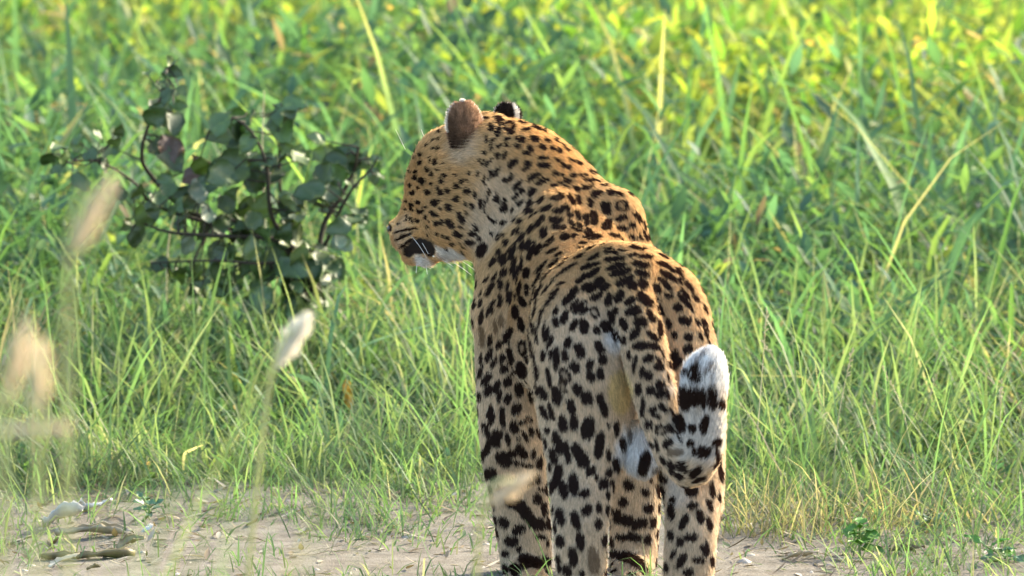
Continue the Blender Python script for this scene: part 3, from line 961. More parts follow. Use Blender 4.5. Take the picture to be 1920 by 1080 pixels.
# 2 broad leaves among it
N2 = 80000
b = scatter(N2, 1.9, 25, 1.5, accept=lambda q: .1 + .9 * smooth(-.3, .3, value_noise(q * [1, 1, 0], 1.8, 33)))
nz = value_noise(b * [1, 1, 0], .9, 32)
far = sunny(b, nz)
b[:, 2] += rng.uniform(.0, .54, N2) * (.12 + .88 * smooth(2.6, 6.5, b[:, 1])) * (1 + .35 * nz)
c = pick(N2, [(.050, .102, .045), (.060, .125, .070), (.092, .155, .052), (.17, .20, .05), (.24, .17, .09)], [5, 6, 2, .3, .4])
cf = pick(N2, [(.06, .13, .03), (.1, .19, .03), (.2, .25, .04), (.26, .27, .05), (.34, .22, .07)], [2, 4, 5, 3, .4])  # yellower mix with the sunlight put into the leaf colour
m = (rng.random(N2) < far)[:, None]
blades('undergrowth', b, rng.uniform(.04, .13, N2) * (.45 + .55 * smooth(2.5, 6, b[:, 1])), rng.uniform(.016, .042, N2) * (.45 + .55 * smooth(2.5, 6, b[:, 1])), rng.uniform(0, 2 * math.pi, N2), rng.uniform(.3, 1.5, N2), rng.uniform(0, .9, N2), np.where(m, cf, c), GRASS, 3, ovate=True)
# 3 short thin growth at the edge of the track
N3 = 64000
b = scatter(N3, -.6, 6.0, .6, accept=lambda q: np.maximum(.20 * (value_noise(q * [1, 1, 0], 4.2, 51) > .15), smooth(-.35, .45, q[:, 1] - edge_y(q[:, 0]) + .75 * value_noise(q * [1, 1, 0], 4, 34))) * (.25 + .75 * smooth(-.3, .4, value_noise(q * [1, 1, 0], 2.4, 35))))
g = smooth(0, 1.9, b[:, 1] - edge_y(b[:, 0]))
h = rng.gamma(3.5, .031, N3) * (.55 + 1.5 * g)
c = pick(N3, [(.120, .162, .072), (.088, .150, .064), (.155, .185, .095), (.22, .21, .14)], [4, 7, 2, .5])
ct = pick(N3, [(.26, .22, .13), (.18, .155, .085), (.34, .29, .19), (.12, .15, .06)], [4, 3, 1.5, 3])
tm_ = rng.random(N3) < .75 * smooth(.12, .5, value_noise(b * [1, 1, 0], 1.5, 71))
c = np.where(tm_[:, None], ct, c)
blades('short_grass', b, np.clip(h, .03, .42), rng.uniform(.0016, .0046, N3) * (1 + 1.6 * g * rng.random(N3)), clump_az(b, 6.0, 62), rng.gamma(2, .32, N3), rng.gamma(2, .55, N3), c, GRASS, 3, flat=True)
# 4 thin pale stems and straws
N4 = 2200
b = scatter(N4, 2.3, 20, 1.9)
h = rng.uniform(.18, .55, N4) * (.55 + .75 * smooth(2.5, 7, b[:, 1]))
blades('dry_straws', b, h, rng.uniform(.0014, .0030, N4), rng.uniform(0, 2 * math.pi, N4), rng.uniform(.0, .8, N4), rng.uniform(-.2, .8, N4), pick(N4, [(.27, .26, .17), (.16, .19, .10), (.34, .30, .20)], [3, 4, 1]), GRASS, 4, flat=True)
# 5 litter on the track
N5 = 9000
b = scatter(N5, -1.2, 3.4, .3, accept=lambda q: .25 + .75 * smooth(-.9, .5, q[:, 1] - edge_y(q[:, 0])))
b[:, 2] += .006
blades('leaf_litter', b, np.minimum(rng.gamma(3, .009, N5) + .008, .05), np.minimum(rng.gamma(2, .0033, N5) + .002, .013), rng.uniform(0, 2 * math.pi, N5), rng.uniform(1.1, 1.6, N5), rng.uniform(-.3, .5, N5), pick(N5, [(.26, .225, .16), (.17, .13, .08), (.33, .30, .235), (.08, .06, .04), (.16, .18, .08)], [4, 4, 2, 1.6, 2]), LITTER, 3, ovate=True)


def pebbles(n):
    b = scatter(n, -1.5, 3.2, 0)
    bm = bmesh.new(); bmesh.ops.create_icosphere(bm, subdivisions=1, radius=1)
    v = np.array([tuple(x.co) for x in bm.verts]); f = np.array([[x.index for x in q.verts] for q in bm.faces]); bm.free()
    r = rng.gamma(2, .0022, n) + .0015
    sq = rng.uniform(.5, 1.3, (n, 1, 3)) * [1, 1, .6]
    V_ = b[:, None, :] + v[None] * sq * r[:, None, None] * rng.uniform(.85, 1.15, (n, len(v), 1))
    F_ = (np.arange(n)[:, None, None] * len(v) + f[None]).reshape(-1, 3)
    me = mesh_np('pebbles', V_.reshape(-1, 3), F_, LITTER, False)
    col = np.repeat(pick(n, [(.34, .3, .24), (.22, .18, .14), (.45, .41, .35)], [3, 2, 1]), len(v), 0)
    at = me.color_attributes.new('tint', 'FLOAT_COLOR', 'POINT')
    at.data.foreach_set('color', np.concatenate([col, np.ones((len(col), 1))], 1).astype(np.float32).ravel())
    link('pebbles', me)['kind'] = 'stuff'


pebbles(6000)
print('vegetation', time.time() - T0)
# ------------------------------------------------------------------ single plants and things
def empty(name, loc):
    o = bpy.data.objects.new(name, None); scene.collection.objects.link(o)
    o.location = loc; o.empty_display_size = .05
    return o


def leaf_mesh(name, mat, seed, aspect=.75, curl=.35, wave=.06, tipp=1.0):
    """unit leaf: stalk end at the origin, grows along +X, blade in XY, folded along the midrib and curled"""
    r = np.random.default_rng(seed)
    nu, nw = 8, 4
    V_ = []; F_ = []
    for i in range(nu + 1):
        s = i / nu
        w = aspect * .5 * math.sin(math.pi * min(1, s ** .75 * .97 + .03)) ** (.7 * tipp)
        for j in range(-nw // 2, nw // 2 + 1):
            t = j / (nw / 2)
            z = -curl * s * s * .5 + .22 * w * abs(t) + wave * math.sin(s * 9 + t * 2 + seed)
            V_.append((s - .12 * curl * s * s, w * t * (1 + r.normal(0, .05)), z))
    for i in range(nu):
        for j in range(nw):
            a = i * (nw + 1) + j
            F_.append((a, a + 1, a + nw + 2, a + nw + 1))
    V_ = np.array(V_); n = len(V_)
    bot = V_ - np.array([0, 0, .012])
    F2 = [tuple(x + n for x in f[::-1]) for f in F_]
    rim = [i * (nw + 1) for i in range(nu + 1)], [i * (nw + 1) + nw for i in range(nu + 1)]
    for side, l in enumerate(rim):
        for a, b in zip(l[:-1], l[1:]):
            F_.append((a, b, b + n, a + n) if side else (b, a, a + n, b + n))
    return mesh_np(name, np.concatenate([V_, bot]), F_ + F2, mat)


def put_leaf(me, at, direction, normal, size, parent, name='leaf'):
    o = link(name, me, parent)
    x = Vector(direction).normalized(); z = Vector(normal); z = (z - x * z.dot(x)).normalized(); y = z.cross(x)
    M = Matrix((x, y, z)).transposed().to_4x4()
    M.translation = Vector(at) - (parent.location if parent is not None else Vector())
    o.matrix_local = M @ Matrix.Scale(size, 4)
    return o


def tubes(name, paths, mat, parent=None, seg=6, origin=(0, 0, 0)):
    """several smooth tapering tubes (one plant's twigs) in one mesh; path = [(point, radius) ...]"""
    vs = []; fs = []
    O = Vector(origin)
    for path in paths:
        pts = [Vector(p) - O for p, r in path]; rr = [r for p, r in path]
        k0 = len(vs)
        for i, p in enumerate(pts):
            t = (pts[min(i + 1, len(pts) - 1)] - pts[max(i - 1, 0)])
            t = t.normalized() if t.length > 1e-9 else Vector((0, 0, 1))
            a = t.cross(Vector((.31, .93, .2))).normalized(); b = t.cross(a)
            for k in range(seg):
                w = 2 * math.pi * k / seg
                vs.append(tuple(p + a * (rr[i] * math.cos(w)) + b * (rr[i] * math.sin(w))))
        for i in range(len(pts) - 1):
            for k in range(seg):
                fs.append((k0 + i * seg + k, k0 + i * seg + (k + 1) % seg, k0 + (i + 1) * seg + (k + 1) % seg, k0 + (i + 1) * seg + k))
    return link(name, mesh_np(name, vs, fs, mat), parent)


def curve_pts(ctrl, n=5):
    p = np.array(ctrl, float); m = len(p); out = []
    pp = np.vstack([2 * p[0] - p[1], p, 2 * p[-1] - p[-2]])
    for i in range(m - 1):
        a, b, c, d = pp[i:i + 4]
        for t in np.arange(n) / n:
            out.append(.5 * (2 * b + (c - a) * t + (2 * a - 5 * b + 4 * c - d) * t * t + (3 * b - a - 3 * c + d) * t ** 3))
    out.append(p[-1])
    return np.array(out)


BARK = simple_mat('dark_twig_bark', (.035, .028, .018), .8, .2)
STEM_G = simple_mat('green_stem', (.13, .20, .05), .6, .3)
STEM_Y = simple_mat('yellow_green_stem', (.36, .36, .14), .6, .3)
STEM_S = simple_mat('straw_stem', (.45, .38, .22), .6, .3)
SH1 = leaf_material('shrub_leaf', col=(.080, .128, .042), trans=.42, gloss=.04)
SH2 = leaf_material('shrub_leaf_olive', col=(.11, .15, .05), trans=.45, gloss=.04)
SH3 = leaf_material('shrub_leaf_maroon', col=(.15, .085, .045), trans=.35, gloss=.05)
SH4 = leaf_material('shrub_leaf_grey', col=(.16, .20, .12), trans=.35, gloss=.05)
LM = {'d': [leaf_mesh('leaf', SH1, s, a, c_) for s, a, c_ in ((1, .78, .3), (2, .60, .6), (3, .85, .2), (12, .70, .9), (15, .74, .1))],
      'o': [leaf_mesh('leaf', SH2, s, .72, .4) for s in (4, 5)],
      'g': [leaf_mesh('leaf', SH4, s, .74, .35) for s in (6, 7)],
      'm': [leaf_mesh('leaf', SH3, 8, .62, .8, .09)]}

# shrub behind the leopard's head -------------------------------------------------
YS = 3.7
sb = PG(560, 745); sb[2] = float(ground_z(sb[0], sb[1]))
shrub = empty('shrub', sb)
tag(shrub, 'dark leafy shrub with round leaves on wiry twigs, left of the leopard in the grass', 'shrub')


def SPt(x, y, dy=0.0):       # crop coordinates of the close view -> world
    return P(x / 2.16, 100 + y / 2.16, YS + dy)


root = tuple(sb)
br_ctrl = [
    ([(1250, 900, 0), (1130, 760, -.05), (900, 740, -.1), (690, 725, -.12), (560, 680, -.1)], .009),
    ([(1250, 900, 0), (1180, 780, .05), (960, 720, .1), (640, 620, .1), (540, 520, .06), (400, 440, .0), (270, 440, -.05)], .008),
    ([(1200, 860, 0), (1000, 700, .1), (760, 640, .12), (600, 480, .1), (575, 400, .08), (595, 310, .06), (650, 180, .03), (680, 60, 0)], .009),
    ([(1200, 860, 0), (1100, 660, -.06), (1080, 460, -.1), (1020, 320, -.12), (930, 250, -.1)], .008),
    ([(1250, 900, 0), (1150, 640, .1), (1130, 400, .12), (1150, 220, .1)], .007),
    ([(1280, 900, 0), (1310, 700, .03), (1380, 580, .05), (1430, 480, .05), (1450, 380, .0)], .009),
    ([(1280, 900, 0), (1350, 700, -.05), (1420, 560, -.1), (1500, 470, -.1), (1530, 420, -.12)], .006),
    ([(1250, 900, 0), (1010, 850, -.12), (820, 840, -.15), (610, 850, -.15)], .006),
]
fine = []
for ctrl, r in br_ctrl:
    cp = [SPt(*c) for c in ctrl]
    cp = [np.array(root)] + cp
    q = curve_pts(cp, 6)
    path = [(tuple(p), r * (1 - .78 * i / len(q))) for i, p in enumerate(q)]
    tubes('branch', [path], BARK, shrub, origin=root)
    fine += list(q[6:])
fine = np.array(fine)
clusters = [(240, 370, 42, 'd'), (310, 340, 40, 'd'), (400, 330, 40, 'd'), (190, 430, 38, 'd'), (235, 455, 45, 'd'), (330, 520, 42, 'd'), (370, 410, 36, 'd'), (430, 460, 36, 'g'),
            (640, 190, 52, 'd'), (665, 265, 45, 'd'), (715, 268, 55, 'd'), (668, 130, 30, 'd'), (710, 76, 32, 'd'), (738, 150, 28, 'o'), (630, 245, 52, 'd'), (480, 315, 34, 'o'), (465, 360, 32, 'o'),
            (705, 400, 72, 'm'), (785, 470, 84, 'm'), (800, 550, 50, 'g'), (890, 290, 56, 'd'), (990, 330, 50, 'd'), (1140, 290, 70, 'd'), (1160, 210, 50, 'd'), (960, 375, 52, 'd'),
            (1000, 430, 70, 'd'), (900, 470, 76, 'd'), (1060, 430, 50, 'd'), (1110, 490, 50, 'd'), (1440, 410, 56, 'd'), (1350, 440, 50, 'd'), (1250, 420, 50, 'o'), (1480, 440, 36, 'o'),
            (1430, 530, 36, 'd'), (1250, 560, 60, 'd'), (1180, 590, 52, 'd'), (1340, 560, 46, 'd'), (650, 590, 44, 'd'), (560, 560, 36, 'o'), (620, 640, 42, 'o'), (680, 540, 44, 'd'),
            (560, 735, 36, 'o'), (740, 600, 42, 'd'), (840, 640, 42, 'g'), (1000, 620, 44, 'o'), (1200, 640, 46, 'g'), (1290, 610, 44, 'd'), (960, 700, 50, 'd'), (1080, 720, 54, 'd'),
            (1150, 740, 54, 'd'), (1230, 800, 56, 'd'), (1270, 860, 56, 'd'), (1180, 900, 60, 'd'), (1390, 770, 44, 'g'), (1160, 980, 60, 'd'), (1200, 1040, 60, 'd'), (1100, 840, 56, 'd'),
            (1000, 850, 50, 'd'), (1380, 700, 50, 'd'), (1460, 640, 40, 'd'), (830, 720, 44, 'o'), (760, 780, 40, 'g'), (880, 820, 44, 'o'), (650, 850, 44, 'd'), (930, 580, 50, 'd'), (860, 540, 40, 'd'), (720, 900, 46, 'o'), (820, 930, 50, 'd'), (940, 960, 52, 'd'), (1060, 1000, 54, 'd'), (1330, 900, 50, 'd'), (1300, 990, 54, 'd'), (650, 120, 30, 'd'), (690, 30, 28, 'o')]
extra = []
for i in range(165):
    x, y, s, k = clusters[rng.integers(20, len(clusters))] if i % 3 else clusters[rng.integers(0, len(clusters))]
    extra.append((x + rng.normal(0, 48), y + rng.normal(0, 42), s * rng.uniform(.55, 1.25), k if k != 'm' and rng.random() < .7 else 'o'))
petioles = []
for (x, y, s, k) in clusters + extra:
    c = SPt(x, y, rng.uniform(-.14, .12))
    size = s * 2 / 2.16 * (YS + DIST) / FPX * 1.17
    j = np.argmin(((fine - c) ** 2).sum(1)); src = fine[j]
    d = c - src; d = d / (np.linalg.norm(d) + 1e-6) + rng.normal(0, .35, 3); d /= np.linalg.norm(d)
    at = c - d * size * .5
    nrm_ = Vector((rng.normal(0, .5), -1 + rng.normal(0, .35), .5 + rng.normal(0, .4)))
    put_leaf(LM[k][rng.integers(0, len(LM[k]))], at, d, nrm_, size, shrub)
    mid_ = (src + at) / 2 + rng.normal(0, .008, 3)
    petioles.append([(tuple(src), .0024), (tuple(mid_), .0019), (tuple(at), .0013)])
tubes('twig', petioles, BARK, shrub, 4, origin=root)['kind'] = 'stuff'


# generic small herb --------------------------------------------------------------
def herb(name, label, cat, base, height, n, size, mats, aspect=.6, spread=.5, group=None, seed=0, stem_mat=None, lean=(0, 0)):
    r = np.random.default_rng(seed)
    o = empty(name, base); tag(o, label, cat, group)
    top = np.array(base) + np.array([lean[0], lean[1], height])
    cp = curve_pts([base, np.array(base) * .5 + top * .5 + r.normal(0, .02, 3) * [1, 1, 0], top], 6)
    tubes('stem', [[(tuple(p), .0035 * (1 - .6 * i / len(cp))) for i, p in enumerate(cp)]], stem_mat or STEM_G, o, 6, origin=base)
    ms = [leaf_mesh('leaf', m, seed + q, aspect, .5) for q, m in enumerate(mats)]
    pet = []
    for i in range(n):
        t = .25 + .75 * (i + .5) / n
        at0 = cp[int(t * (len(cp) - 1))]
        az = i * 2.4 + r.normal(0, .3)
        d = np.array([math.cos(az), math.sin(az), r.uniform(.0, .7)])
        s = size * r.uniform(.7, 1.2)
        at = at0 + d * spread * size * r.uniform(.2, .8)
        put_leaf(ms[r.integers(0, len(ms))], at, d, (r.normal(0, .3), -.5 + r.normal(0, .3), 1), s, o)
        pet.append([(tuple(at0), .0016), (tuple(at), .001)])
    tubes('twig', pet, stem_mat or STEM_G, o, 4, origin=base)
    return o


def gbase(x, y):
    p = PG(x, y); z = float(ground_z(p[0], p[1])); p = PG(x, y, z)
    return (float(p[0]), float(p[1]), float(ground_z(p[0], p[1])) - .003)


HB = leaf_material('seedling_leaf', col=(.10, .24, .03), trans=.45, gloss=.04)
HY = leaf_material('yellow_green_leaf', col=(.24, .27, .05), trans=.5, gloss=.05)
HD = leaf_material('deep_green_leaf', col=(.05, .13, .04), trans=.4, gloss=.08)
YL = leaf_material('yellowed_leaf', col=(.42, .27, .05), trans=.45, gloss=.04)
herb('seedling', 'small bright green seedling on the bare edge, right of the leopard', 'seedling', gbase(1612, 1046), .07, 12, .040, [HB], .8, .45, seed=11)
herb('creeping_weed', 'low dark green weed at the track edge, between seedling and right frame edge', 'weed', gbase(1745, 1000), .035, 14, .026, [HD], .6, 1.0, seed=12)
herb('creeping_weed', 'low bright green weed flat on the ground in the bottom right corner', 'weed', gbase(1845, 1050), .03, 12, .034, [HB, HD], .4, 1.1, seed=13)
herb('creeping_weed', 'small blue green weed right of the curled dead leaves', 'weed', gbase(268, 975), .05, 12, .028, [HD], .5, .8, seed=14)
for lb, x, y, z, n, s, mats, sd_ in (
        ('yellow green leafy herb at the top right of the meadow', 1770, 300, .42, 16, .085, [HY], 21),
        ('bright yellow green herb in the sunlit patch, level with the leopard\'s neck, right', 1660, 470, .40, 18, .075, [HY, HB], 22),
        ('deep green broad leaved herb just right of the sunlit patch', 1850, 560, .34, 16, .08, [HD, HB], 23),
        ('green broad leaved herb in the upper middle right of the far ear', 1235, 330, .40, 16, .09, [HD], 24),
        ('broad leaved herb under the shrub, left of the leopard\'s chest', 800, 640, .20, 14, .075, [HD, HB], 25),
        ('dark green herb at the right frame edge below mid height', 1800, 650, .24, 14, .08, [HD], 26)):
    herb('leafy_herb', lb, 'herb', gbase(x, y), z, n, s, mats, .55, .6, 'broad leaved herbs in the meadow', sd_)

# one yellowed leaf hanging in the grass
def hanging(label, x, y, Y, size, me, tilt=.1, stalk=.1):
    at = P(x, y, Y)
    o = put_leaf(me, at, (tilt, .05, -1), (.3, -1, .1), size, None, 'yellow_leaf'); tag(o, label, 'leaf')
    return o


yl = leaf_mesh('yellow_leaf', YL, 31, .30, .25)
g0 = np.array(gbase(664, 800)); tp = P(650, 712, g0[1])
tubes('grass_stalk', [[(tuple(p), .0016) for p in curve_pts([g0, (g0 + tp) / 2 + [.02, 0, .01], tp], 5)]], STEM_G)
tag(bpy.data.objects['grass_stalk'], 'thin green stem that carries the yellowed leaf left of the foreleg', 'stem')
hanging('narrow yellowed leaf hanging in the grass left of the foreleg', 650, 712, g0[1], .066 * 1.2, yl)
ol = leaf_mesh('orange_leaf', leaf_material('orange_leaf', col=(.55, .22, .03), trans=.5, gloss=.03), 33, .6, .5)
base = gbase(95, 330)
oh = empty('orange_flower', base); tag(oh, 'withered orange flower head among the grass at the upper left edge', 'flower')
tp = P(95, 205, base[1])
tubes('stem', [[(tuple(p), .002) for p in curve_pts([base, (np.array(base) + tp) / 2 + [.01, 0, 0], tp], 5)]], STEM_G, oh, origin=base)
for i in range(9):
    az = i * .7; put_leaf(ol, tp, (math.cos(az), -.3, .5 * math.sin(az * 1.3)), (.1, -1, .4), .05, oh, 'petal')

# dead leaves and bark at the lower left ------------------------------------------
DL = [leaf_material('dead_leaf_grey', col=(.38, .37, .33), trans=.1, gloss=.03), leaf_material('dead_leaf_brown', col=(.16, .13, .065), trans=.1, gloss=.03),
      leaf_material('dead_leaf_tan', col=(.42, .36, .25), trans=.15, gloss=.03)]


def dead_leaf(label, x, y, length, width, az, curl, mat, seed, lift=.0, name='dead_leaf', group='dead leaves on the track edge'):
    """a dry leaf or piece of bark rolled about its long axis"""
    r = np.random.default_rng(seed)
    nu, nw = 12, 10
    V_ = []; F_ = []
    for i in range(nu + 1):
        s = i / nu; w = width * (math.sin(math.pi * min(1, s * .9 + .06)) ** .5)
        for j in range(nw + 1):
            t = -1 + 2 * j / nw
            a = t * curl * (1 + .25 * math.sin(s * 5 + seed))
            rad = w / max(curl, .3)
            jag = 1 - .35 * abs(math.sin(s * 13 + seed)) * abs(t) ** 6
            V_.append((length * (s - .5) * (1 - .12 * abs(t) * math.sin(seed)), rad * math.sin(a) * jag + .10 * length * math.sin(s * 3 + seed), rad * (1 - math.cos(a)) * jag + lift * s + .10 * width * math.sin(s * 8 + t * 3 + seed) + .03 * width * r.normal()))
    for i in range(nu):
        for j in range(nw):
            a = i * (nw + 1) + j
            F_.append((a, a + 1, a + nw + 2, a + nw + 1))
    me = mesh_np(name, V_, F_, mat)
    o = link(name, me)
    md = o.modifiers.new('thick', 'SOLIDIFY'); md.thickness = .0012; o.scale = (1.15, 1.5, 1.5)
    p = gbase(x, y)
    o.location = (p[0], p[1], p[2] + .004); o.rotation_euler = (r.normal(0, .12), r.normal(0, .08), az)
    tag(o, label, 'dead leaf' if name == 'dead_leaf' else 'bark', group)
    return o


dead_leaf('long curled brown bark strip lying lowest in the litter at lower left', 165, 1046, .155, .021, .05, 1.7, DL[1], 41, name='curled_bark', group=None)
dead_leaf('large pale grey curled leaf with a dark hollow, top of the lower left litter', 122, 985, .075, .026, -.7, 1.8, DL[0], 42, .02)
dead_leaf('grey green rolled leaf just behind the brown bark strip', 175, 1010, .12, .018, -.1, 1.5, DL[2], 43, .01)
dead_leaf('tan crumpled leaf touching the right end of the brown bark strip', 245, 1030, .05, .014, .5, 1.2, DL[1], 44, .012)
dead_leaf('pale bent leaf crossing the middle of the brown bark strip', 120, 1062, .055, .009, .7, 1.0, DL[2], 45, .015)
dead_leaf('flat grey leaf above and right of the large pale grey one', 175, 960, .07, .02, .3, 1.2, DL[0], 46, .01)
dead_leaf('small white leaf scrap alone on the track right of the litter', 275, 998, .022, .007, .9, 1.2, DL[0], 47, .008)
dead_leaf('thin pale leaf at the far left on the bare track', 40, 1020, .05, .007, .35, .9, DL[2], 48, .004)
dead_leaf('small brown leaf at the bottom edge below the bark strip', 175, 1068, .022, .008, .2, 1.3, DL[1], 49, .004)
dead_leaf('dry curled leaf lying by the dry tuft right of the hind leg', 1500, 1052, .06, .01, -.4, 1.3, DL[2], 50, .012)
dead_leaf('brown hollow leaf on the track below the dark creeping weed', 1700, 1040, .06, .014, .1, 1.6, DL[1], 51, .01)

# dry tuft ------------------------------------------------------------------------
tb = gbase(1440, 1000)
tuft = empty('dry_grass_tuft', (0, 0, 0)); tag(tuft, 'tuft of dry straw coloured grass right of the leopard\'s hind leg', 'grass tuft')
n = 230
b = np.array(tb) + np.stack([rng.normal(0, .10, n), rng.normal(0, .09, n), np.zeros(n)], 1)
blades('dry_blades', b, rng.uniform(.05, .17, n), rng.uniform(.002, .004, n), rng.uniform(0, 6.28, n), rng.uniform(0, .7, n), rng.uniform(.1, 1.2, n), pick(n, [(.17, .15, .095), (.10, .125, .055), (.22, .19, .12)], [3, 2, 1]), GRASS, 4, parent=tuft)

# tall seed stalks on the right ---------------------------------------------------
def stalk(label, x0, y0, x1, y1, gy, bend=0, head=True, mat=STEM_S, r=.0013, group='thin pale stalks on the right'):
    base = gbase(x0, gy)
    Y = base[1]
    o = empty('grass_stalk', base); tag(o, label, 'stalk', group)
    tp = P(x1, y1, Y - .05); md_ = P((x0 + x1) / 2 + bend, (y0 + y1) / 2, Y)
    q = curve_pts([base, md_, tp], 8)
    tubes('stem', [[(tuple(p), r * (1 - .5 * i / len(q))) for i, p in enumerate(q)]], mat, o, 5, origin=base)
    if head:
        d = (q[-1] - q[-3]); d /= np.linalg.norm(d)
        sp_ = []
        for i in range(14):
            a = q[-1] - d * .0045 * i; e = a + d * .008 + rng.normal(0, .0035, 3)
            sp_.append([(tuple(a), .0005), (tuple((a + e) / 2), .0016), (tuple(e), .0004)])
        tubes('seed_head', sp_, mat, o, 4, origin=base)
    return o


for i, (lb, x0, y0, x1, y1, gy, bd) in enumerate((
        ('upright pale stalk nearest to the tail tip', 1412, 850, 1437, 585, 900, 3), ('pale stalk leaning right, second from the tail', 1560, 880, 1597, 660, 900, -4),
        ('short pale stalk leaning right beside the second one', 1618, 850, 1645, 740, 880, 0), ('curved stalk with a fine seed head under the far right herbs', 1690, 850, 1755, 705, 880, 10),
        ('stalk bent to the left above the dry tuft', 1490, 800, 1430, 640, 860, 12), ('thin upright stalk at the far right near the frame edge', 1862, 900, 1878, 715, 930, 4),
        ('dark thin stalk slanting down right below the sunlit patch', 1720, 850, 1655, 690, 900, 5))):
    stalk(lb, x0, y0, x1, y1, gy, bd)
for i, (lb, x0, y0, x1, y1, gy, bd) in enumerate((
        ('tall thin stem rising through the shrub to its top', 515, 500, 495, 170, 700, -12), ('thin pale stem slanting across the lower right of the shrub', 420, 640, 640, 480, 700, 0),
        ('fine pale stem leaning left across the middle of the shrub', 310, 560, 350, 350, 720, -14), ('arched thin stem left of the leopard\'s throat', 640, 700, 690, 560, 760, 14))):
    stalk(lb, x0, y0, x1, y1, gy, bd, head=False, r=.0022, mat=STEM_S, group='thin stems around the shrub')


# distinct broad blades -----------------------------------------------------------
BL = {'y': leaf_material('sunlit_blade', col=(.20, .24, .06), trans=.5, gloss=.1), 'g': leaf_material('green_blade', col=(.07, .15, .045), trans=.4, gloss=.06),
      'b': leaf_material('bluish_blade', col=(.10, .18, .11), trans=.3, gloss=.12), 'd': leaf_material('dark_blade', col=(.05, .09, .02), trans=.3, gloss=.05), 's': leaf_material('straw_blade', col=(.5, .42, .24), trans=.4, gloss=.05)}


def big_blade(label, ctrl, gy, wpx, k):
    base = gbase(ctrl[0][0], gy); Y = base[1]
    pts = [np.array(base)] + [P(x, y, Y - .02 * i) for i, (x, y) in enumerate(ctrl)]
    q = curve_pts(pts, 6); n = len(q); w = RP(wpx * .7, Y)
    V_ = []; F_ = []
    for i, p in enumerate(q):
        s = i / (n - 1); t = q[min(i + 1, n - 1)] - q[max(i - 1, 0)]; t /= np.linalg.norm(t)
        side = np.cross(t, [.25, 1, .2]); side /= np.linalg.norm(side)
        ww = w * .5 * (min(1, .5 + 1.4 * s) * (1 - s ** 3.5) + .03)
        V_ += [p - side * ww, p + np.array([0, ww * .35, -ww * .1]), p + side * ww]
    for i in range(n - 1):
        for j in (0, 1):
            a = i * 3 + j; F_.append((a, a + 1, a + 4, a + 3))
    o = link('wild_grass', mesh_np('wild_grass', np.array(V_) - np.array(base), F_, BL[k])); o.location = base
    tag(o, label, 'grass blade', 'broad single blades of grass')


for a in (('bright yellow green blade bent over to the left, upper right of the neck', [(1475, 330), (1465, 240), (1440, 170), (1402, 132)], 420, 15, 'y'),
          ('arched pale blade lying to the left in the upper right', [(1480, 300), (1460, 235), (1400, 232), (1335, 250)], 420, 11, 'y'),
          ('straight bright green blade with a lit tip, right of the neck', [(1272, 330), (1275, 280), (1276, 225)], 400, 20, 'y'),
          ('tall dark green blade standing behind the rump, right of the back', [(1490, 480), (1492, 380), (1490, 290)], 560, 20, 'g'),
          ('dark thin blade arching down right in the sunlit patch', [(1690, 300), (1720, 330), (1760, 380)], 440, 8, 'd'),
          ('olive blade arching left near the top right edge', [(1800, 270), (1850, 262), (1895, 246)], 420, 12, 'd'),
          ('pale upright blade at the very top right', [(1745, 200), (1738, 150), (1742, 130)], 330, 10, 's'),
          ('bright green upright blade in front of the shrub, longer of the pair', [(440, 440), (445, 380), (468, 290)], 560, 22, 'g'),
          ('bright green upright blade in front of the shrub, shorter of the pair', [(432, 440), (440, 400), (442, 310)], 560, 16, 'g'),
          ('broad bluish blade standing low between shrub and chest', [(380, 560), (388, 520), (395, 490)], 640, 26, 'b'),
          ('bluish blade arching left in the grass left of the foreleg', [(475, 830), (490, 800), (512, 788)], 880, 14, 'b'),
          ('small pale blade lying in the low grass at left of centre', [(345, 855), (362, 842), (382, 834)], 900, 8, 's'),
          ('narrow grey blade arched above the yellowed leaf', [(600, 730), (565, 706), (530, 702)], 800, 15, 'b'),
          ('long pale blade crossing down right behind the jaw line', [(620, 690), (700, 640), (840, 600)], 760, 9, 'b')):
    big_blade(*a)


# seed heads close to the camera, out of focus -------------------------------------
def plume_material(name, col):
    t = NT(name)
    d = t.n('ShaderNodeBsdfDiffuse'); tr = t.n('ShaderNodeBsdfTranslucent')
    d.inputs[0].default_value = (*col, 1); tr.inputs[0].default_value = (*col, 1)
    m = t.n('ShaderNodeMixShader'); m.inputs[0].default_value = .6
    t.l(d.outputs[0], m.inputs[1]); t.l(tr.outputs[0], m.inputs[2]); t.l(m.outputs[0], t.out.inputs[0])
    return t.m



PLUME = plume_material('seed_plume', (.92, .82, .64))
PLUME2 = plume_material('pale_seed_plume', (.95, .91, .82))


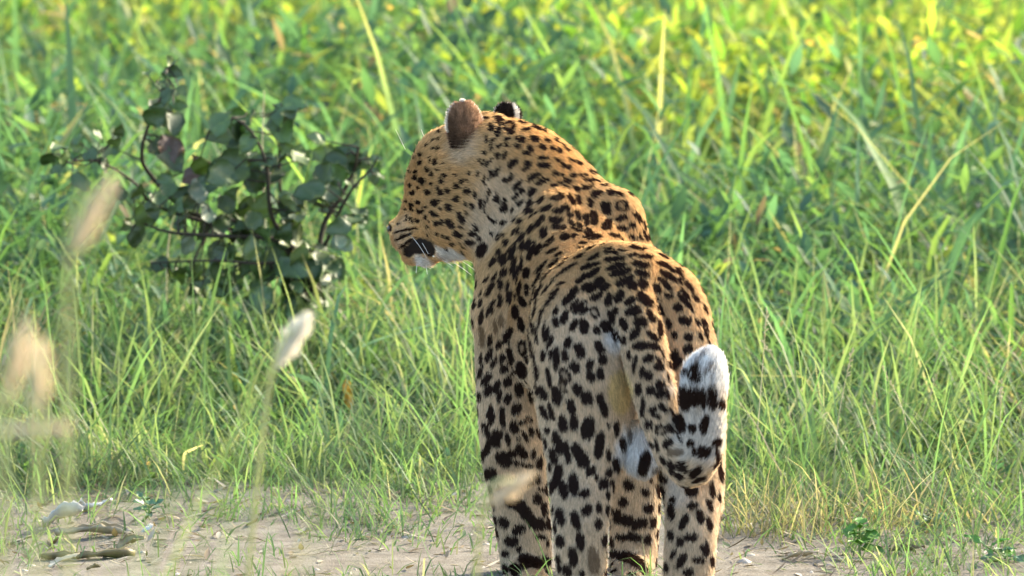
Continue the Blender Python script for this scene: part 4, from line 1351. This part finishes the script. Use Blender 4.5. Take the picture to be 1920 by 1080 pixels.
def seed_head(label, Y, tail, tip_, wpx, foot, mat, stem_mat=STEM_Y, group='out of focus seed heads near the camera', nsp=420):
    """plume from pixel tail to tip at depth Y, on a stalk rooted in the ground below foot"""
    a = P(*tail, Y); b_ = P(*tip_, Y)
    ft = np.array([P(foot[0], foot[1], Y)[0], Y + foot[2], 0.0]); ft[2] = float(ground_z(ft[0], ft[1])) - .003
    o = empty('seed_head', tuple(ft)); tag(o, label, 'seed head', group)
    d = (b_ - a); ln = np.linalg.norm(d); d /= ln
    q = curve_pts([ft, ft * .45 + a * .55 + np.array([0, 0, .05]), a, b_], 8)
    tubes('stem', [[(tuple(p), .0045 * (1 - .7 * i / len(q))) for i, p in enumerate(q)]], stem_mat, o, 6, origin=ft)
    w = RP(wpx, Y)
    paths = []
    for i in range(nsp):
        t = rng.random() ** .9
        rad = w * .5 * math.sin(math.pi * (t * .9 + .06)) ** .7 * (1.0 + .18 * math.sin(t * 7 + wpx)) * rng.uniform(.45, 1.2)
        v = rng.normal(0, 1, 3); v -= d * v.dot(d); v /= np.linalg.norm(v)
        s = a + d * ln * t * .9; e = s + d * (.012 + .01 * rng.random()) + v * rad * rng.uniform(.5, 1.1)
        paths.append([(tuple(s), .0004), (tuple(s * .5 + e * .5), .0013), (tuple(e), .0003)])
    tubes('plume', paths, mat, o, 3, origin=ft)
    return o


seed_head('cream fluffy seed head in front of the grass, left of the leopard\'s chest', -4.2, (510, 700), (572, 600), 52, (370, 1000, .3), PLUME2, nsp=600)
seed_head('blurred pinkish seed head at left below the shrub', -7.2, (130, 490), (203, 350), 44, (100, 1000, .2), PLUME)
seed_head('blurred peach seed head on the left frame edge, upper of the three', -7.4, (8, 770), (48, 615), 42, (-40, 1100, .2), PLUME)
seed_head('blurred peach seed head beside the upper one at the left edge', -7.3, (72, 790), (76, 660), 44, (50, 1100, .2), PLUME)
seed_head('blurred pale seed head lying level at the left frame edge', -7.2, (-25, 808), (112, 803), 26, (-60, 1100, .2), PLUME)
seed_head('blurred tan seed head in front of the left foreleg', -5.0, (905, 955), (985, 898), 36, (850, 1200, .4), PLUME)

FG = leaf_material('near_blade', col=(.10, .19, .045), trans=.45, gloss=.06)
def near_blades():
    n = 40
    Y = rng.uniform(-7.2, -5.2, n)
    pxs = np.concatenate([rng.normal(50, 80, 30), rng.uniform(150, 420, 4), rng.uniform(-100, 700, 6)])
    b = np.array([[P(x, 900, y)[0], y, 0] for x, y in zip(pxs, Y)]); b[:, 2] = ground_z(b[:, 0], b[:, 1]) - .004
    h = rng.uniform(.8, 1.18, n)
    return blades('near_grass', b, h, rng.uniform(.004, .009, n), rng.uniform(-.7, .9, n), rng.uniform(0, .12, n), rng.uniform(.05, .5, n), pick(n, [(.08, .13, .05), (.12, .15, .07), (.2, .19, .12)], [3, 2, 1]), GRASS, 8)


near_blades()
print('things', time.time() - T0, 'objects', len(bpy.data.objects))
